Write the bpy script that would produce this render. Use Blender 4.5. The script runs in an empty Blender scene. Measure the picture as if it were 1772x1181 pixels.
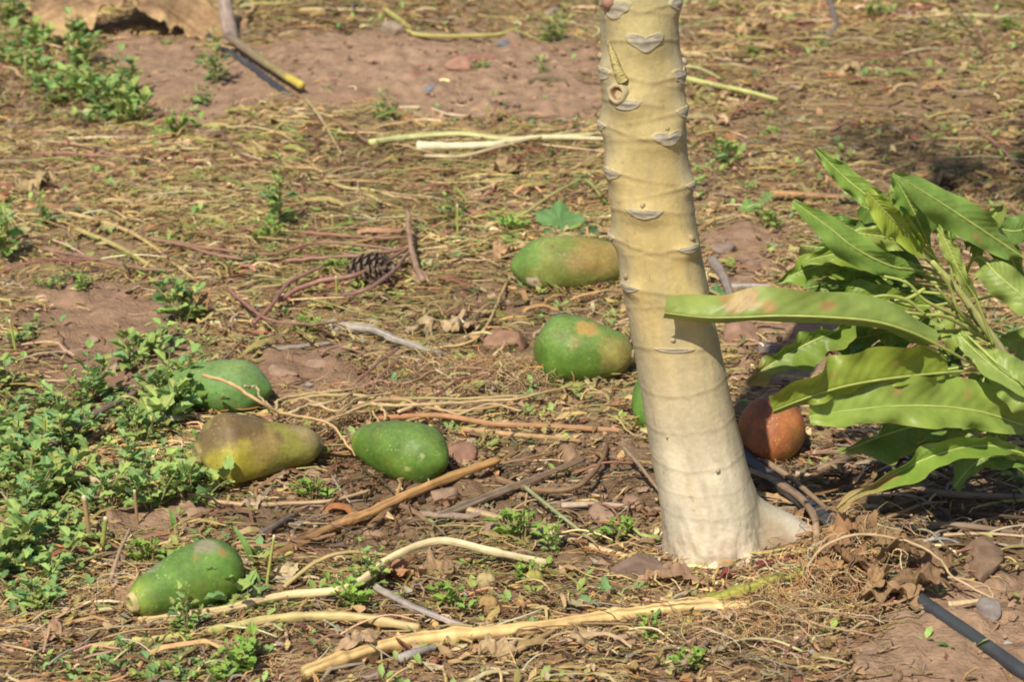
import bpy, bmesh, math, random
import numpy as np
from mathutils import Vector

rng = np.random.default_rng(11)
random.seed(5)
scene = bpy.context.scene
COL = scene.collection

# ------------------------------------------------------------------ camera
CAM_H, PITCH, HFOV = 1.6, math.radians(20.0), math.radians(22.0)
W0, H0 = 1772.0, 1181.0
FPX = (W0/2)/math.tan(HFOV/2)
cam_data = bpy.data.cameras.new('camera')
cam = bpy.data.objects.new('camera', cam_data); COL.objects.link(cam)
cam.location = (0, 0, CAM_H)
cam.rotation_euler = (math.pi/2-PITCH, 0, 0)
cam_data.sensor_width = 36.0
cam_data.lens = 18.0/math.tan(HFOV/2)
cam_data.clip_start = 0.05; cam_data.clip_end = 2000
cam_data.dof.use_dof = True
cam_data.dof.focus_distance = 3.85
cam_data.dof.aperture_fstop = 8.0
scene.camera = cam

# ------------------------------------------------------------------ sky, sun, exposure
SUN_EL = math.radians(50.0)
SUN_AZ = math.atan(0.42)            # light travels away from the camera and a little to the right
world = bpy.data.worlds.new('World'); scene.world = world; world.use_nodes = True
wn = world.node_tree.nodes; wl = world.node_tree.links
sky = wn.new('ShaderNodeTexSky'); sky.sky_type = 'NISHITA'; sky.sun_disc = False
sky.sun_elevation = SUN_EL; sky.sun_rotation = math.pi+SUN_AZ
wl.new(sky.outputs[0], wn['Background'].inputs[0]); wn['Background'].inputs[1].default_value = 0.085
sun_d = bpy.data.lights.new('sun', 'SUN'); sun_d.energy = 5.0; sun_d.angle = math.radians(0.55)
sun_d.color = (1.0, 0.915, 0.76)
sun = bpy.data.objects.new('sun', sun_d); COL.objects.link(sun)
SUN_DIR = Vector((math.sin(SUN_AZ)*math.cos(SUN_EL), math.cos(SUN_AZ)*math.cos(SUN_EL), -math.sin(SUN_EL)))
sun.rotation_euler = SUN_DIR.to_track_quat('-Z', 'Y').to_euler()
scene.view_settings.view_transform = 'Standard'; scene.view_settings.look = 'None'
scene.view_settings.exposure = 0.10; scene.view_settings.gamma = 1.0
scene.view_settings.use_curve_mapping = False
scene.cycles.max_bounces = 5
scene.cycles.filter_width = 1.9

# ------------------------------------------------------------------ noise
def _h(ix, iy, iz, seed):
    n = (ix.astype(np.int64)*374761393 + iy.astype(np.int64)*668265263 + iz.astype(np.int64)*2147483647 + seed*974711) & 0xffffffff
    n = ((n ^ (n >> 13))*1274126177) & 0xffffffff
    n = ((n ^ (n >> 16))*2246822519) & 0xffffffff
    return ((n ^ (n >> 15)) & 0xffffff)/float(0xffffff)
def vnoise(x, y, z=0.0, seed=0):
    x, y, z = np.broadcast_arrays(np.asarray(x, float), np.asarray(y, float), np.asarray(z, float))
    xi, yi, zi = np.floor(x), np.floor(y), np.floor(z)
    fx, fy, fz = x-xi, y-yi, z-zi
    fx, fy, fz = fx*fx*(3-2*fx), fy*fy*(3-2*fy), fz*fz*(3-2*fz)
    r = 0
    for a in (0, 1):
        for b in (0, 1):
            for c in (0, 1):
                r = r + _h(xi+a, yi+b, zi+c, seed)*(fx if a else 1-fx)*(fy if b else 1-fy)*(fz if c else 1-fz)
    return r*2-1
def fbm(x, y, z=0.0, seed=0, o=4):
    r, a, f = 0, 0.55, 1.0
    for k in range(o):
        r = r + a*vnoise(np.asarray(x)*f, np.asarray(y)*f, np.asarray(z)*f, seed+k*17); a *= .5; f *= 2.03
    return r
def sstep(a, b, x):
    t = np.clip((x-a)/(b-a), 0, 1); return t*t*(3-2*t)

# ------------------------------------------------------------------ photo measurements -> places on the ground
_F = np.array((0, math.cos(PITCH), -math.sin(PITCH))); _U = np.array((0, math.sin(PITCH), math.cos(PITCH))); _R = np.array((1., 0, 0))
def ray(px, py): return _F + _R*((px-W0/2)/FPX) + _U*((H0/2-py)/FPX)
def flat(px, py, z=0.0):
    d = ray(px, py); t = (z-CAM_H)/d[2]; return np.array((0, 0, CAM_H))+d*t
def PY(px, py, Y):
    d = ray(px, py); return np.array((0, 0, CAM_H))+d*(Y/d[1])
MOUND = flat(1450, 985); TB = flat(1238, 962)
def height(x, y):
    x = np.asarray(x, float); y = np.asarray(y, float)
    h = .014*fbm(x*1.7, y*1.7, 3.1, 3, 3) + .007*vnoise(x*7, y*7, .5, 8)
    h = h + .035*np.exp(-(((x-MOUND[0])/.16)**2+((y-MOUND[1])/.10)**2))
    h = h*(1-.8*np.exp(-(((x-TB[0])**2+(y-TB[1])**2)/.16**2)))
    return h
def G(px, py, lift=0.0):
    """ground point seen at a pixel of the photograph, raised by lift"""
    z = lift
    for _ in range(4):
        p = flat(px, py, z); z = float(height(p[0], p[1]))+lift
    p = flat(px, py, z); return Vector(p)
def mpp(p): return (Vector(p)-Vector((0, 0, CAM_H))).length/FPX     # metres per photo pixel at a place

# ------------------------------------------------------------------ object helpers
def link(name, me, parent=None):
    o = bpy.data.objects.new(name, me); COL.objects.link(o)
    if parent is not None: o.parent = parent
    return o
def empty(name, loc, rz=0.0):
    o = bpy.data.objects.new(name, None); COL.objects.link(o); o.location = loc; o.rotation_euler = (0, 0, rz); o.empty_display_size = .05
    return o
def tag(o, label=None, cat=None, group=None, kind=None):
    if label: o['label'] = label
    if cat: o['category'] = cat
    if group: o['group'] = group
    if kind: o['kind'] = kind
    return o
def mesh_np(name, v, faces, mat, col=None, smooth=True):
    """faces: int array (n,3) or (n,4); col: (n,3) colour per vertex"""
    v = np.asarray(v, np.float32); f = np.asarray(faces, np.int32)
    me = bpy.data.meshes.new(name)
    me.vertices.add(len(v)); me.vertices.foreach_set('co', v.ravel())
    n, k = f.shape
    me.loops.add(n*k); me.loops.foreach_set('vertex_index', f.ravel())
    me.polygons.add(n); me.polygons.foreach_set('loop_start', np.arange(0, n*k, k, dtype=np.int32))
    try: me.polygons.foreach_set('loop_total', np.full(n, k, np.int32))
    except Exception: pass
    me.polygons.foreach_set('use_smooth', np.full(n, smooth, bool))
    if col is not None:
        a = me.color_attributes.new('Col', 'FLOAT_COLOR', 'POINT')
        c = np.ones((len(v), 4), np.float32); c[:, :3] = np.clip(col, 0, 1); a.data.foreach_set('color', c.ravel())
    me.materials.append(mat); me.update(calc_edges=True); me.validate()
    return me
def grid_faces(nu, nv, wrap_v=False, off=0):
    """vertices laid out [u][v]"""
    i = np.arange(nu-1)[:, None]; j = np.arange(nv if wrap_v else nv-1)[None, :]
    a = i*nv+j; b = i*nv+(j+1) % nv; c = (i+1)*nv+(j+1) % nv; d = (i+1)*nv+j
    return np.stack(np.broadcast_arrays(a, b, c, d), -1).reshape(-1, 4)+off
def spline(pts, n):
    """Catmull-Rom through the points, n samples"""
    P = [np.array(p, float) for p in pts]
    if len(P) == 2: P = [P[0], (P[0]+P[1])/2, P[1]]
    P = [2*P[0]-P[1]]+P+[2*P[-1]-P[-2]]
    m = len(P)-3; out = []
    for s in np.linspace(0, m-1e-9, n):
        k = int(s); t = s-k; a, b, c, d = P[k:k+4]
        out.append(.5*((2*b)+(-a+c)*t+(2*a-5*b+4*c-d)*t*t+(-a+3*b-3*c+d)*t**3))
    return np.array(out)
def frames(c):
    T = np.gradient(c, axis=0); T /= np.linalg.norm(T, axis=1)[:, None]+1e-12
    up = np.array((0, 0, 1.0)); B = np.cross(T, up); bad = np.linalg.norm(B, axis=1) < .05; B[bad] = (1, 0, 0)
    B /= np.linalg.norm(B, axis=1)[:, None]; N = np.cross(B, T)
    return T, B, N

# ------------------------------------------------------------------ materials
def new_mat(name, rough=.7, spec=.3):
    m = bpy.data.materials.new(name); m.use_nodes = True
    nt = m.node_tree; b = nt.nodes['Principled BSDF']
    b.inputs['Roughness'].default_value = rough; b.inputs['Specular IOR Level'].default_value = spec
    return m, nt, b
def attr_mat(name, rough=.75, spec=.25, nscale=60, namt=.25, bump=.2, bscale=300, trans=0.0, bdist=.002, coat=0):
    """colour carried by the mesh, broken up by procedural noise"""
    m, nt, b = new_mat(name, rough, spec); L = nt.links
    at = nt.nodes.new('ShaderNodeAttribute'); at.attribute_name = 'Col'
    tc = nt.nodes.new('ShaderNodeTexCoord')
    nz = nt.nodes.new('ShaderNodeTexNoise'); nz.inputs['Scale'].default_value = nscale; nz.inputs['Detail'].default_value = 5
    L.new(tc.outputs['Object'], nz.inputs['Vector'])
    mr = nt.nodes.new('ShaderNodeMapRange'); mr.inputs['From Min'].default_value = .25; mr.inputs['From Max'].default_value = .75
    mr.inputs['To Min'].default_value = 1-namt; mr.inputs['To Max'].default_value = 1+namt
    L.new(nz.outputs['Fac'], mr.inputs['Value'])
    mx = nt.nodes.new('ShaderNodeVectorMath'); mx.operation = 'SCALE'
    L.new(at.outputs['Color'], mx.inputs[0]); L.new(mr.outputs[0], mx.inputs['Scale'])
    L.new(mx.outputs[0], b.inputs['Base Color'])
    if bump > 0:
        n2 = nt.nodes.new('ShaderNodeTexNoise'); n2.inputs['Scale'].default_value = bscale; n2.inputs['Detail'].default_value = 4
        L.new(tc.outputs['Object'], n2.inputs['Vector'])
        bp = nt.nodes.new('ShaderNodeBump'); bp.inputs['Strength'].default_value = bump; bp.inputs['Distance'].default_value = bdist
        L.new(n2.outputs['Fac'], bp.inputs['Height']); L.new(bp.outputs[0], b.inputs['Normal'])
    if trans > 0:
        tr = nt.nodes.new('ShaderNodeBsdfTranslucent'); L.new(mx.outputs[0], tr.inputs['Color'])
        ms = nt.nodes.new('ShaderNodeMixShader'); ms.inputs[0].default_value = trans
        out = nt.nodes['Material Output']
        L.new(b.outputs[0], ms.inputs[1]); L.new(tr.outputs[0], ms.inputs[2]); L.new(ms.outputs[0], out.inputs['Surface'])
    return m
M_SOIL = attr_mat('soil', .95, .1, 45, .28, .9, 170, bdist=.006)
M_CLOD = attr_mat('clod', .95, .1, 120, .25, .6, 400)
M_LITTER = attr_mat('litter', .75, .22, 90, .3, 0, trans=.12)
M_STALK = attr_mat('stalk', .6, .3, 70, .18, .35, 500, bdist=.001)
M_WEED = attr_mat('weed_leaf', .6, .3, 60, .2, 0, trans=.22)
M_LEAF = attr_mat('sapling_leaf', .45, .42, 40, .2, .3, 120, trans=.25, bdist=.002)
M_DRY = attr_mat('dry_leaf', .8, .2, 70, .3, .5, 250, trans=.12, bdist=.002)
M_FRUIT = attr_mat('papaya_skin', .42, .34, 30, .22, .22, 130, bdist=.002)
def skin_detail(m, fine=420, amt=.16, r0=.34, r1=.62, pores=(.5, .0006)):
    """uneven gloss and a second, finer mottling"""
    nt = m.node_tree; L = nt.links; b = nt.nodes['Principled BSDF']; tc = nt.nodes.new('ShaderNodeTexCoord')
    n1 = nt.nodes.new('ShaderNodeTexNoise'); n1.inputs['Scale'].default_value = 28; n1.inputs['Detail'].default_value = 8; n1.inputs['Roughness'].default_value = .7; L.new(tc.outputs['Object'], n1.inputs['Vector'])
    mr = nt.nodes.new('ShaderNodeMapRange'); mr.inputs['From Min'].default_value = .35; mr.inputs['From Max'].default_value = .65; mr.inputs['To Min'].default_value = r0; mr.inputs['To Max'].default_value = r1
    L.new(n1.outputs['Fac'], mr.inputs['Value']); L.new(mr.outputs[0], b.inputs['Roughness'])
    n2 = nt.nodes.new('ShaderNodeTexNoise'); n2.inputs['Scale'].default_value = fine; n2.inputs['Detail'].default_value = 6; n2.inputs['Roughness'].default_value = .75; L.new(tc.outputs['Object'], n2.inputs['Vector'])
    m2 = nt.nodes.new('ShaderNodeMapRange'); m2.inputs['From Min'].default_value = .3; m2.inputs['From Max'].default_value = .7; m2.inputs['To Min'].default_value = 1-amt; m2.inputs['To Max'].default_value = 1+amt; L.new(n2.outputs['Fac'], m2.inputs['Value'])
    src = b.inputs['Base Color'].links[0].from_socket; sc_ = nt.nodes.new('ShaderNodeVectorMath'); sc_.operation = 'SCALE'; L.new(src, sc_.inputs[0]); L.new(m2.outputs[0], sc_.inputs['Scale']); L.new(sc_.outputs[0], b.inputs['Base Color'])
skin_detail(M_FRUIT, 160, .26, .42, .78)
def skin_marks(m):
    nt = m.node_tree; L = nt.links; b = nt.nodes['Principled BSDF']; tc = nt.nodes.new('ShaderNodeTexCoord')
    def rng_(sock, a, c, lo, hi):
        r = nt.nodes.new('ShaderNodeMapRange'); r.inputs['From Min'].default_value = a; r.inputs['From Max'].default_value = c; r.inputs['To Min'].default_value = lo; r.inputs['To Max'].default_value = hi; L.new(sock, r.inputs['Value']); return r.outputs[0]
    def noise(sc, det=3, dist=0.0):
        n = nt.nodes.new('ShaderNodeTexNoise'); n.inputs['Scale'].default_value = sc; n.inputs['Detail'].default_value = det; n.inputs['Distortion'].default_value = dist; L.new(tc.outputs['Object'], n.inputs['Vector']); return n.outputs['Fac']
    def math_(op, a, c=None, v=None):
        n = nt.nodes.new('ShaderNodeMath'); n.operation = op; L.new(a, n.inputs[0])
        if c is not None: L.new(c, n.inputs[1])
        if v is not None: n.inputs[1].default_value = v
        return n.outputs[0]
    def mix(fac, col):
        src = b.inputs['Base Color'].links[0].from_socket; mx = nt.nodes.new('ShaderNodeMix'); mx.data_type = 'RGBA'
        L.new(fac, mx.inputs['Factor']); L.new(src, mx.inputs['A']); mx.inputs['B'].default_value = col+(1,); L.new(mx.outputs['Result'], b.inputs['Base Color'])
    vo = nt.nodes.new('ShaderNodeTexVoronoi'); vo.inputs['Scale'].default_value = 150; L.new(tc.outputs['Object'], vo.inputs['Vector'])
    mix(math_('MULTIPLY', rng_(vo.outputs['Distance'], .13, .24, .75, 0), rng_(noise(24), .50, .62, 0, 1)), (.42, .41, .22))          # pale lenticels
    sc_ = math_('ABSOLUTE', math_('SUBTRACT', noise(17, 2, 1.5), v=.5)); mix(math_('MULTIPLY', rng_(sc_, .004, .012, .6, 0), rng_(noise(14), .54, .62, 0, 1)), (.40, .36, .20))     # scratches
    mix(math_('MULTIPLY', rng_(noise(75, 6), .60, .66, 0, .7), rng_(noise(19), .48, .60, 0, 1)), (.17, .11, .06))                     # specks of dirt and rot
skin_marks(M_FRUIT)
M_TRUNK = attr_mat('papaya_bark', .6, .3, 22, .12, .35, 160, bdist=.002)
skin_detail(M_TRUNK, 110, .12, .45, .75)
M_STONE = attr_mat('stone', .85, .2, 50, .22, .5, 160, bdist=.002)
M_PIPE = attr_mat('pipe_plastic', .5, .4, 40, .2, .15, 300, bdist=.0006)

# ------------------------------------------------------------------ ground
def axis(lo, hi, step, far):
    c = list(np.arange(lo, hi, step)); s = step; x = hi; up = []
    while x < far: up.append(x); s *= 1.25; x += s
    up.append(far)
    s = step; x = lo-step; dn = []
    while x > -far: dn.append(x); s *= 1.25; x -= s
    dn.append(-far)
    return np.array(dn[::-1]+c+up)
def poly(*pts): return np.array([flat(a, b)[:2] for a, b in pts])
def inside(pg, x, y, warp=.0):
    if warp: 
        x, y = x+warp*vnoise(x*9, y*9, 0, 41)+warp*.6*vnoise(x*23, y*23, 0, 43), y+warp*1.6*vnoise(x*9, y*9, 5, 42)+warp*vnoise(x*23, y*23, 5, 44)
    r = np.zeros(np.shape(x), bool); n = len(pg)
    for i in range(n):
        x1, y1 = pg[i]; x2, y2 = pg[(i+1) % n]
        c = ((y1 > y) != (y2 > y)) & (x < (x2-x1)*(y-y1)/(y2-y1+1e-12)+x1); r ^= c
    return r
SOIL = [poly((215, 55), (420, 95), (560, 62), (1045, 70), (1080, 215), (760, 205), (600, 185), (470, 190), (350, 245), (265, 215), (190, 120)),
        poly((45, 520), (200, 505), (330, 560), (300, 620), (230, 720), (60, 720), (25, 600)),
        poly((1490, 1115), (1600, 1010), (1772, 975), (2000, 1000), (2000, 1300), (1560, 1300), (1450, 1200)),
        poly((440, 615), (610, 610), (620, 690), (500, 705), (450, 680)),
        poly((240, 790), (360, 840), (420, 900), (300, 960), (210, 930), (180, 860)),
        poly((1225, 400), (1340, 400), (1345, 520), (1290, 640), (1240, 560)),
        poly((1330, 560), (1560, 570), (1560, 660), (1330, 650))]
CLOD = [poly((560, 800), (1150, 770), (1160, 1000), (960, 985), (830, 920), (600, 980), (420, 960), (420, 880))]
TWIG = [poly((1270, 790), (1480, 760), (1800, 830), (1800, 985), (1560, 1000), (1300, 1000))]
OLIVE = [poly((330, 255), (600, 225), (1040, 245), (1060, 400), (900, 400), (860, 470), (700, 560), (520, 560), (380, 430), (230, 380))]
FRONT = [poly((-200, 1040), (200, 1080), (700, 1040), (1200, 1040), (1500, 1090), (1520, 1400), (-300, 1400))]
def zmask(zs, x, y, warp=.02):
    r = np.zeros(np.shape(x), bool)
    for z in zs: r |= inside(z, x, y, warp)
    return r
xs = axis(-1.55, 1.75, .0085, 300); ys0 = axis(2.75, 7.6, .0105, 300)
XX, YY = np.meshgrid(xs, ys0, indexing='ij')
near = (np.abs(XX) < 2.4) & (YY > 2) & (YY < 9)
hz = height(XX, YY)
fine = .0055*fbm(XX*24, YY*24, 1.0, 21, 3) + .004*np.abs(vnoise(XX*48, YY*48, 2.0, 23))
bil = np.abs(vnoise(XX*17+3, YY*17, 4.0, 29)); fine += .006*bil*sstep(-.1, .5, vnoise(XX*4, YY*4, 7, 31))
rough = zmask(SOIL+CLOD+TWIG, XX, YY, .03).astype(float)
lump = np.maximum(0, vnoise(XX*33, YY*33, 3.3, 121))*.013+np.maximum(0, vnoise(XX*15, YY*15, 6.1, 123)-.1)*.022
hz = hz+np.where(near, fine*(1+.5*rough)+lump*rough*np.clip(.6+.8*vnoise(XX*3, YY*3, 1, 125), .15, 1), 0)
gcol = np.zeros(XX.shape+(3,)); 
mixn = sstep(-.5, .6, fbm(XX*2.2, YY*2.2, 9, 51, 4))[..., None]
gcol[:] = np.array((.265, .166, .108))*(1-mixn)+np.array((.345, .228, .152))*mixn
lit = np.where(near, 1-zmask(SOIL, XX, YY, .03).astype(float), .5)[..., None]
gcol = gcol*(1-.45*lit)+np.array((.235, .17, .09))*.45*lit
dk = np.where(near, zmask(CLOD+TWIG, XX, YY, .03).astype(float), 0)[..., None]
gcol = gcol*(1-.25*dk)
gcol *= (1+.14*fbm(XX*13, YY*13, 2, 55, 3))[..., None]
V = np.stack((XX, YY, hz), -1).reshape(-1, 3)
gm = mesh_np('ground', V, grid_faces(len(xs), len(ys0))[:, ::-1], M_SOIL, gcol.reshape(-1, 3))
tag(link('ground', gm), kind='structure')

# ------------------------------------------------------------------ loose stuff on the ground
def spots(n, y0=2.85, y1=8.0, margin=.42, power=1.0):
    y = y0+(y1-y0)*rng.random(n)**power; x = (rng.random(n)*2-1)*(.2*y+margin); return x, y
def strands(name, x, y, yaw, length, width, curl, arch, lift, col, S=3, mat=None, wob=.35):
    n = len(x); s = np.linspace(0, 1, S+1)
    ph = rng.random(n)*6.28; fr = 2+3*rng.random(n)
    th = yaw[:, None]+curl[:, None]*(s-.5)+wob*np.sin(ph[:, None]+fr[:, None]*s*3)
    dx = np.cos(th)*length[:, None]/S; dy = np.sin(th)*length[:, None]/S
    X = x[:, None]+np.cumsum(dx, 1)-dx[:, :1]; Y = y[:, None]+np.cumsum(dy, 1)-dy[:, :1]
    tilt = rng.normal(0, .05, n)*length
    Z = height(X, Y)+.004+lift[:, None]+arch[:, None]*np.sin(np.pi*s)+tilt[:, None]*(s-.5)
    Z = np.maximum(Z, height(X, Y)+.002)
    sx, sy = -np.sin(th), np.cos(th); tw = rng.normal(0, .5, n)[:, None]
    w = width[:, None]*(.55+.45*np.sin(np.pi*(s*.8+.15)))/2
    Vv = np.zeros((n, S+1, 3, 3))
    for k, (a, b) in enumerate(((-1, 0), (0, 1), (1, 0))):
        Vv[:, :, k, 0] = X+sx*w*a; Vv[:, :, k, 1] = Y+sy*w*a; Vv[:, :, k, 2] = Z+b*w*.8+a*w*tw
    f0 = grid_faces(S+1, 3)
    F = (f0[None]+(np.arange(n)*(S+1)*3)[:, None, None]).reshape(-1, 4)
    C = np.repeat(col, (S+1)*3, 0)
    return mesh_np(name, Vv.reshape(-1, 3), F, mat or M_LITTER, C)
PAL = dict(olive=(.42, .345, .145), tan=(.55, .40, .21), pale=(.66, .54, .34), red=(.30, .13, .10), brown=(.25, .16, .09),
           grey=(.37, .32, .26), green=(.26, .30, .09), dark=(.10, .065, .04), orange=(.52, .28, .12))
PN = list(PAL); PA = np.array([PAL[k] for k in PN])*.94
def pick(n, **w):
    p = np.array([w.get(k, 0.0) for k in PN]); p /= p.sum()
    c = PA[rng.choice(len(PN), n, p=p)]
    return c*(0.72+.56*rng.random((n, 1)))*(1+.08*rng.normal(size=(n, 3)))
def zone_of(x, y):
    z = np.zeros(len(x), int)                       # 0 brown-olive mat
    z[zmask(OLIVE, x, y, .03)] = 1
    z[zmask(FRONT, x, y, .03)] = 2
    z[zmask(CLOD, x, y, .03)] = 3
    z[zmask(TWIG, x, y, .03)] = 4
    z[zmask(SOIL, x, y, .045)] = 5
    return z
MIX = {0: dict(olive=5, tan=4, pale=1.6, red=.9, brown=2.5, green=1.2, grey=.8, orange=.4), 1: dict(olive=5, tan=2.5, pale=1.5, red=1.3, brown=2, green=2.2),
       2: dict(tan=4, brown=3.5, pale=1.6, grey=1.4, olive=2.5, red=.5, dark=1, orange=.5), 3: dict(brown=5, dark=2, tan=2, grey=1.5, orange=.6, pale=.4),
       4: dict(brown=5, dark=3, grey=2, tan=2, pale=.5), 5: dict(brown=2, tan=2, grey=1, red=1, pale=.5)}
DENS = np.array([.85, .95, .7, .42, .62, .05])
x, y = spots(98000, power=1.15); z = zone_of(x, y)
cl = .52+1.3*fbm(x*5, y*5, 0, 61, 4)
keep = rng.random(len(x)) < DENS[z]*np.clip(cl+.35, .10, 1.5)
x, y, z = x[keep], y[keep], z[keep]
for px, py, rx, ry, m in ((452, 800, .10, .055, 170), (690, 805, .09, .055, 150), (385, 690, .09, .05, 90), (322, 1040, .09, .055, 170), (985, 485, .11, .055, 150), (1012, 645, .09, .06, 170), (1340, 775, .065, .06, 110), (1240, 965, .10, .09, 420)):
    p = flat(px, py); a = rng.random(m)*6.28; k = 1+.25*rng.normal(size=m)                     # drifts of litter packed around what lies there
    x = np.append(x, p[0]+np.cos(a)*rx*k); y = np.append(y, p[1]+np.sin(a)*ry*k); z = np.append(z, np.full(m, 2))
n = len(x)
col = np.zeros((n, 3))
for k, w in MIX.items():
    q = z == k; col[q] = pick(q.sum(), **w)
def patchy(col, x, y):
    a = fbm(x*3.3, y*2.6, 0, 111, 4)[:, None]; b = sstep(-.1, .45, fbm(x*4.1+5, y*3, 0, 117, 3))[:, None]; g = sstep(.05, .5, fbm(x*3.7, y*3+8, 0, 119, 3))[:, None]
    col = col*(1+.42*a); col = col*(1-.38*b)+col*np.array((.66, .56, .5))*.38*b
    return (col*(1-.3*g)+np.array((.25, .27, .10))*.3*g)*np.array((1.03, .985, .93))
col = patchy(col, x, y)
swirl = 2.2*fbm(x*2.5, y*2.5, 0, 71, 2)
yaw = np.where(rng.random(n) < .55, swirl+.1+rng.normal(0, .45, n), rng.random(n)*6.28)
L = .018+.075*rng.random(n)**2.2; L *= np.where(z == 1, 1.25, 1.0)
wd = (.0010+.0034*rng.random(n)**3)*(1+.12*(y-3.5))
lift = .017*rng.random(n)*np.array([1, 1.1, .8, .5, .8, .1])[z]
me = strands('straw_litter', x, y, yaw, L, wd, rng.normal(0, .8, n), .006*rng.random(n), lift, col, 3)
tag(link('straw_litter', me), 'matted olive and tan dry straw covering the ground between the fruits', 'straw', kind='stuff')

# broad dry blades and flattened stems among the straw
x, y = spots(11000, power=1.15); z = zone_of(x, y)
keep = rng.random(len(x)) < np.array([.9, .9, .7, .4, .6, .04])[z]*np.clip(.35+1.6*fbm(x*4, y*4, 2, 141, 3), .05, 1.3)
x, y, z = x[keep], y[keep], z[keep]; n = len(x); col = np.zeros((n, 3))
for k, w in MIX.items():
    q = z == k; col[q] = pick(q.sum(), **w)
me = strands('dry_blades', x, y, np.where(rng.random(n) < .5, 2.2*fbm(x*2.5, y*2.5, 0, 71, 2)+rng.normal(0, .5, n), rng.random(n)*6.28), .04+.10*rng.random(n)**1.6, (.003+.005*rng.random(n)**2)*(1+.1*(y-3.5)), rng.normal(0, 1.0, n), .012*rng.random(n), .006+.014*rng.random(n), patchy(col, x, y)*.95, 5)
tag(link('dry_blades', me), 'broad flattened dry blades and stems matted among the finer straw', 'straw', kind='stuff')

# torn leaf scraps
x, y = spots(66000, power=1.15); z = zone_of(x, y)
keep = rng.random(len(x)) < np.array([.75, .6, .8, .6, .7, .10])[z]*np.clip(.6+.9*fbm(x*6, y*6, 3, 81, 3), .1, 1.2)
x, y, z = x[keep], y[keep], z[keep]; n = len(x)
col = np.zeros((n, 3))
for k in MIX:
    q = z == k; w = dict(MIX[k]); w['tan'] = w.get('tan', 1)+2; w['brown'] = w.get('brown', 1)+2; col[q] = pick(q.sum(), **w)
col = patchy(col, x, y)*.92
sz = (.003+.0105*rng.random(n)**2.6)*(1+.1*(y-3.5))
NU, NV = 3, 3
u = np.linspace(-1, 1, NU)[None, :, None]; v = np.linspace(-1, 1, NV)[None, None, :]
wv = (1-.75*u*u)*v*(.35+.35*rng.random(n))[:, None, None]+.25*rng.normal(size=(n, NU, NV))*.5
lu = u*np.ones((1, 1, NV))+.12*rng.normal(size=(n, NU, NV))
lz = .12*rng.normal(size=(n, NU, NV))+(rng.normal(0, .3, n))[:, None, None]*v*v+(rng.normal(0, .25, n))[:, None, None]*u*u
a = rng.random(n)*6.28; tx = rng.normal(0, .35, n); ty = rng.normal(0, .35, n)
lz = lz+tx[:, None, None]*lu+ty[:, None, None]*wv
VX = x[:, None, None]+sz[:, None, None]*(lu*np.cos(a)[:, None, None]-wv*np.sin(a)[:, None, None])
VY = y[:, None, None]+sz[:, None, None]*(lu*np.sin(a)[:, None, None]+wv*np.cos(a)[:, None, None])
VZ = height(VX, VY)+.005+.014*rng.random(n)[:, None, None]*(z != 5)[:, None, None]+sz[:, None, None]*lz*.8
VZ = np.maximum(VZ, height(VX, VY)+.003)
F = (grid_faces(NU, NV)[None]+(np.arange(n)*NU*NV)[:, None, None]).reshape(-1, 4)
me = mesh_np('leaf_scraps', np.stack((VX, VY, VZ), -1).reshape(-1, 3), F, M_LITTER, np.repeat(col, NU*NV, 0))
tag(link('leaf_scraps', me), 'torn brown and tan leaf scraps strewn over the ground', 'leaf litter', kind='stuff')

# crumbs of soil and grit
bm = bmesh.new(); bmesh.ops.create_icosphere(bm, subdivisions=1, radius=1)
ICV = np.array([v.co[:] for v in bm.verts]); ICF = np.array([[v.index for v in f.verts] for f in bm.faces]); bm.free()
x, y = spots(36000, power=1.2); z = zone_of(x, y)
keep = rng.random(len(x)) < np.array([.22, .12, .35, 1, .7, .75])[z]*np.clip(.55+1.3*fbm(x*7, y*7, 3, 91, 3), .08, 1.2)
x, y, z = x[keep], y[keep], z[keep]; n = len(x)
r = .0016+.0075*rng.random(n)**4+np.where(z == 3, .0022*rng.random(n), 0)
vv = ICV[None]*(1+.28*rng.normal(size=(n, len(ICV), 1)))*np.array((1, 1, .75))[None, None]*r[:, None, None]
a = rng.random(n)*6.28; ca, sa = np.cos(a)[:, None], np.sin(a)[:, None]
VX = vv[..., 0]*ca-vv[..., 1]*sa*.8+x[:, None]; VY = vv[..., 0]*sa+vv[..., 1]*ca*.8+y[:, None]
VZ = vv[..., 2]+(height(x, y)+.006+r*.4)[:, None]
col = np.array((.29, .19, .125))*(.7+.5*rng.random((n, 1)))
q = rng.random(n) < .025; col[q] = np.array((.27, .25, .24))*(.7+.6*rng.random((q.sum(), 1)))
F = (ICF[None]+(np.arange(n)*len(ICV))[:, None, None]).reshape(-1, 3)
me = mesh_np('soil_crumbs', np.stack((VX, VY, VZ), -1).reshape(-1, 3), F, M_CLOD, np.repeat(col, len(ICV), 0), smooth=False)
tag(link('soil_crumbs', me), 'small brown soil crumbs and grit on the bare earth', 'soil', kind='stuff')

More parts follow.
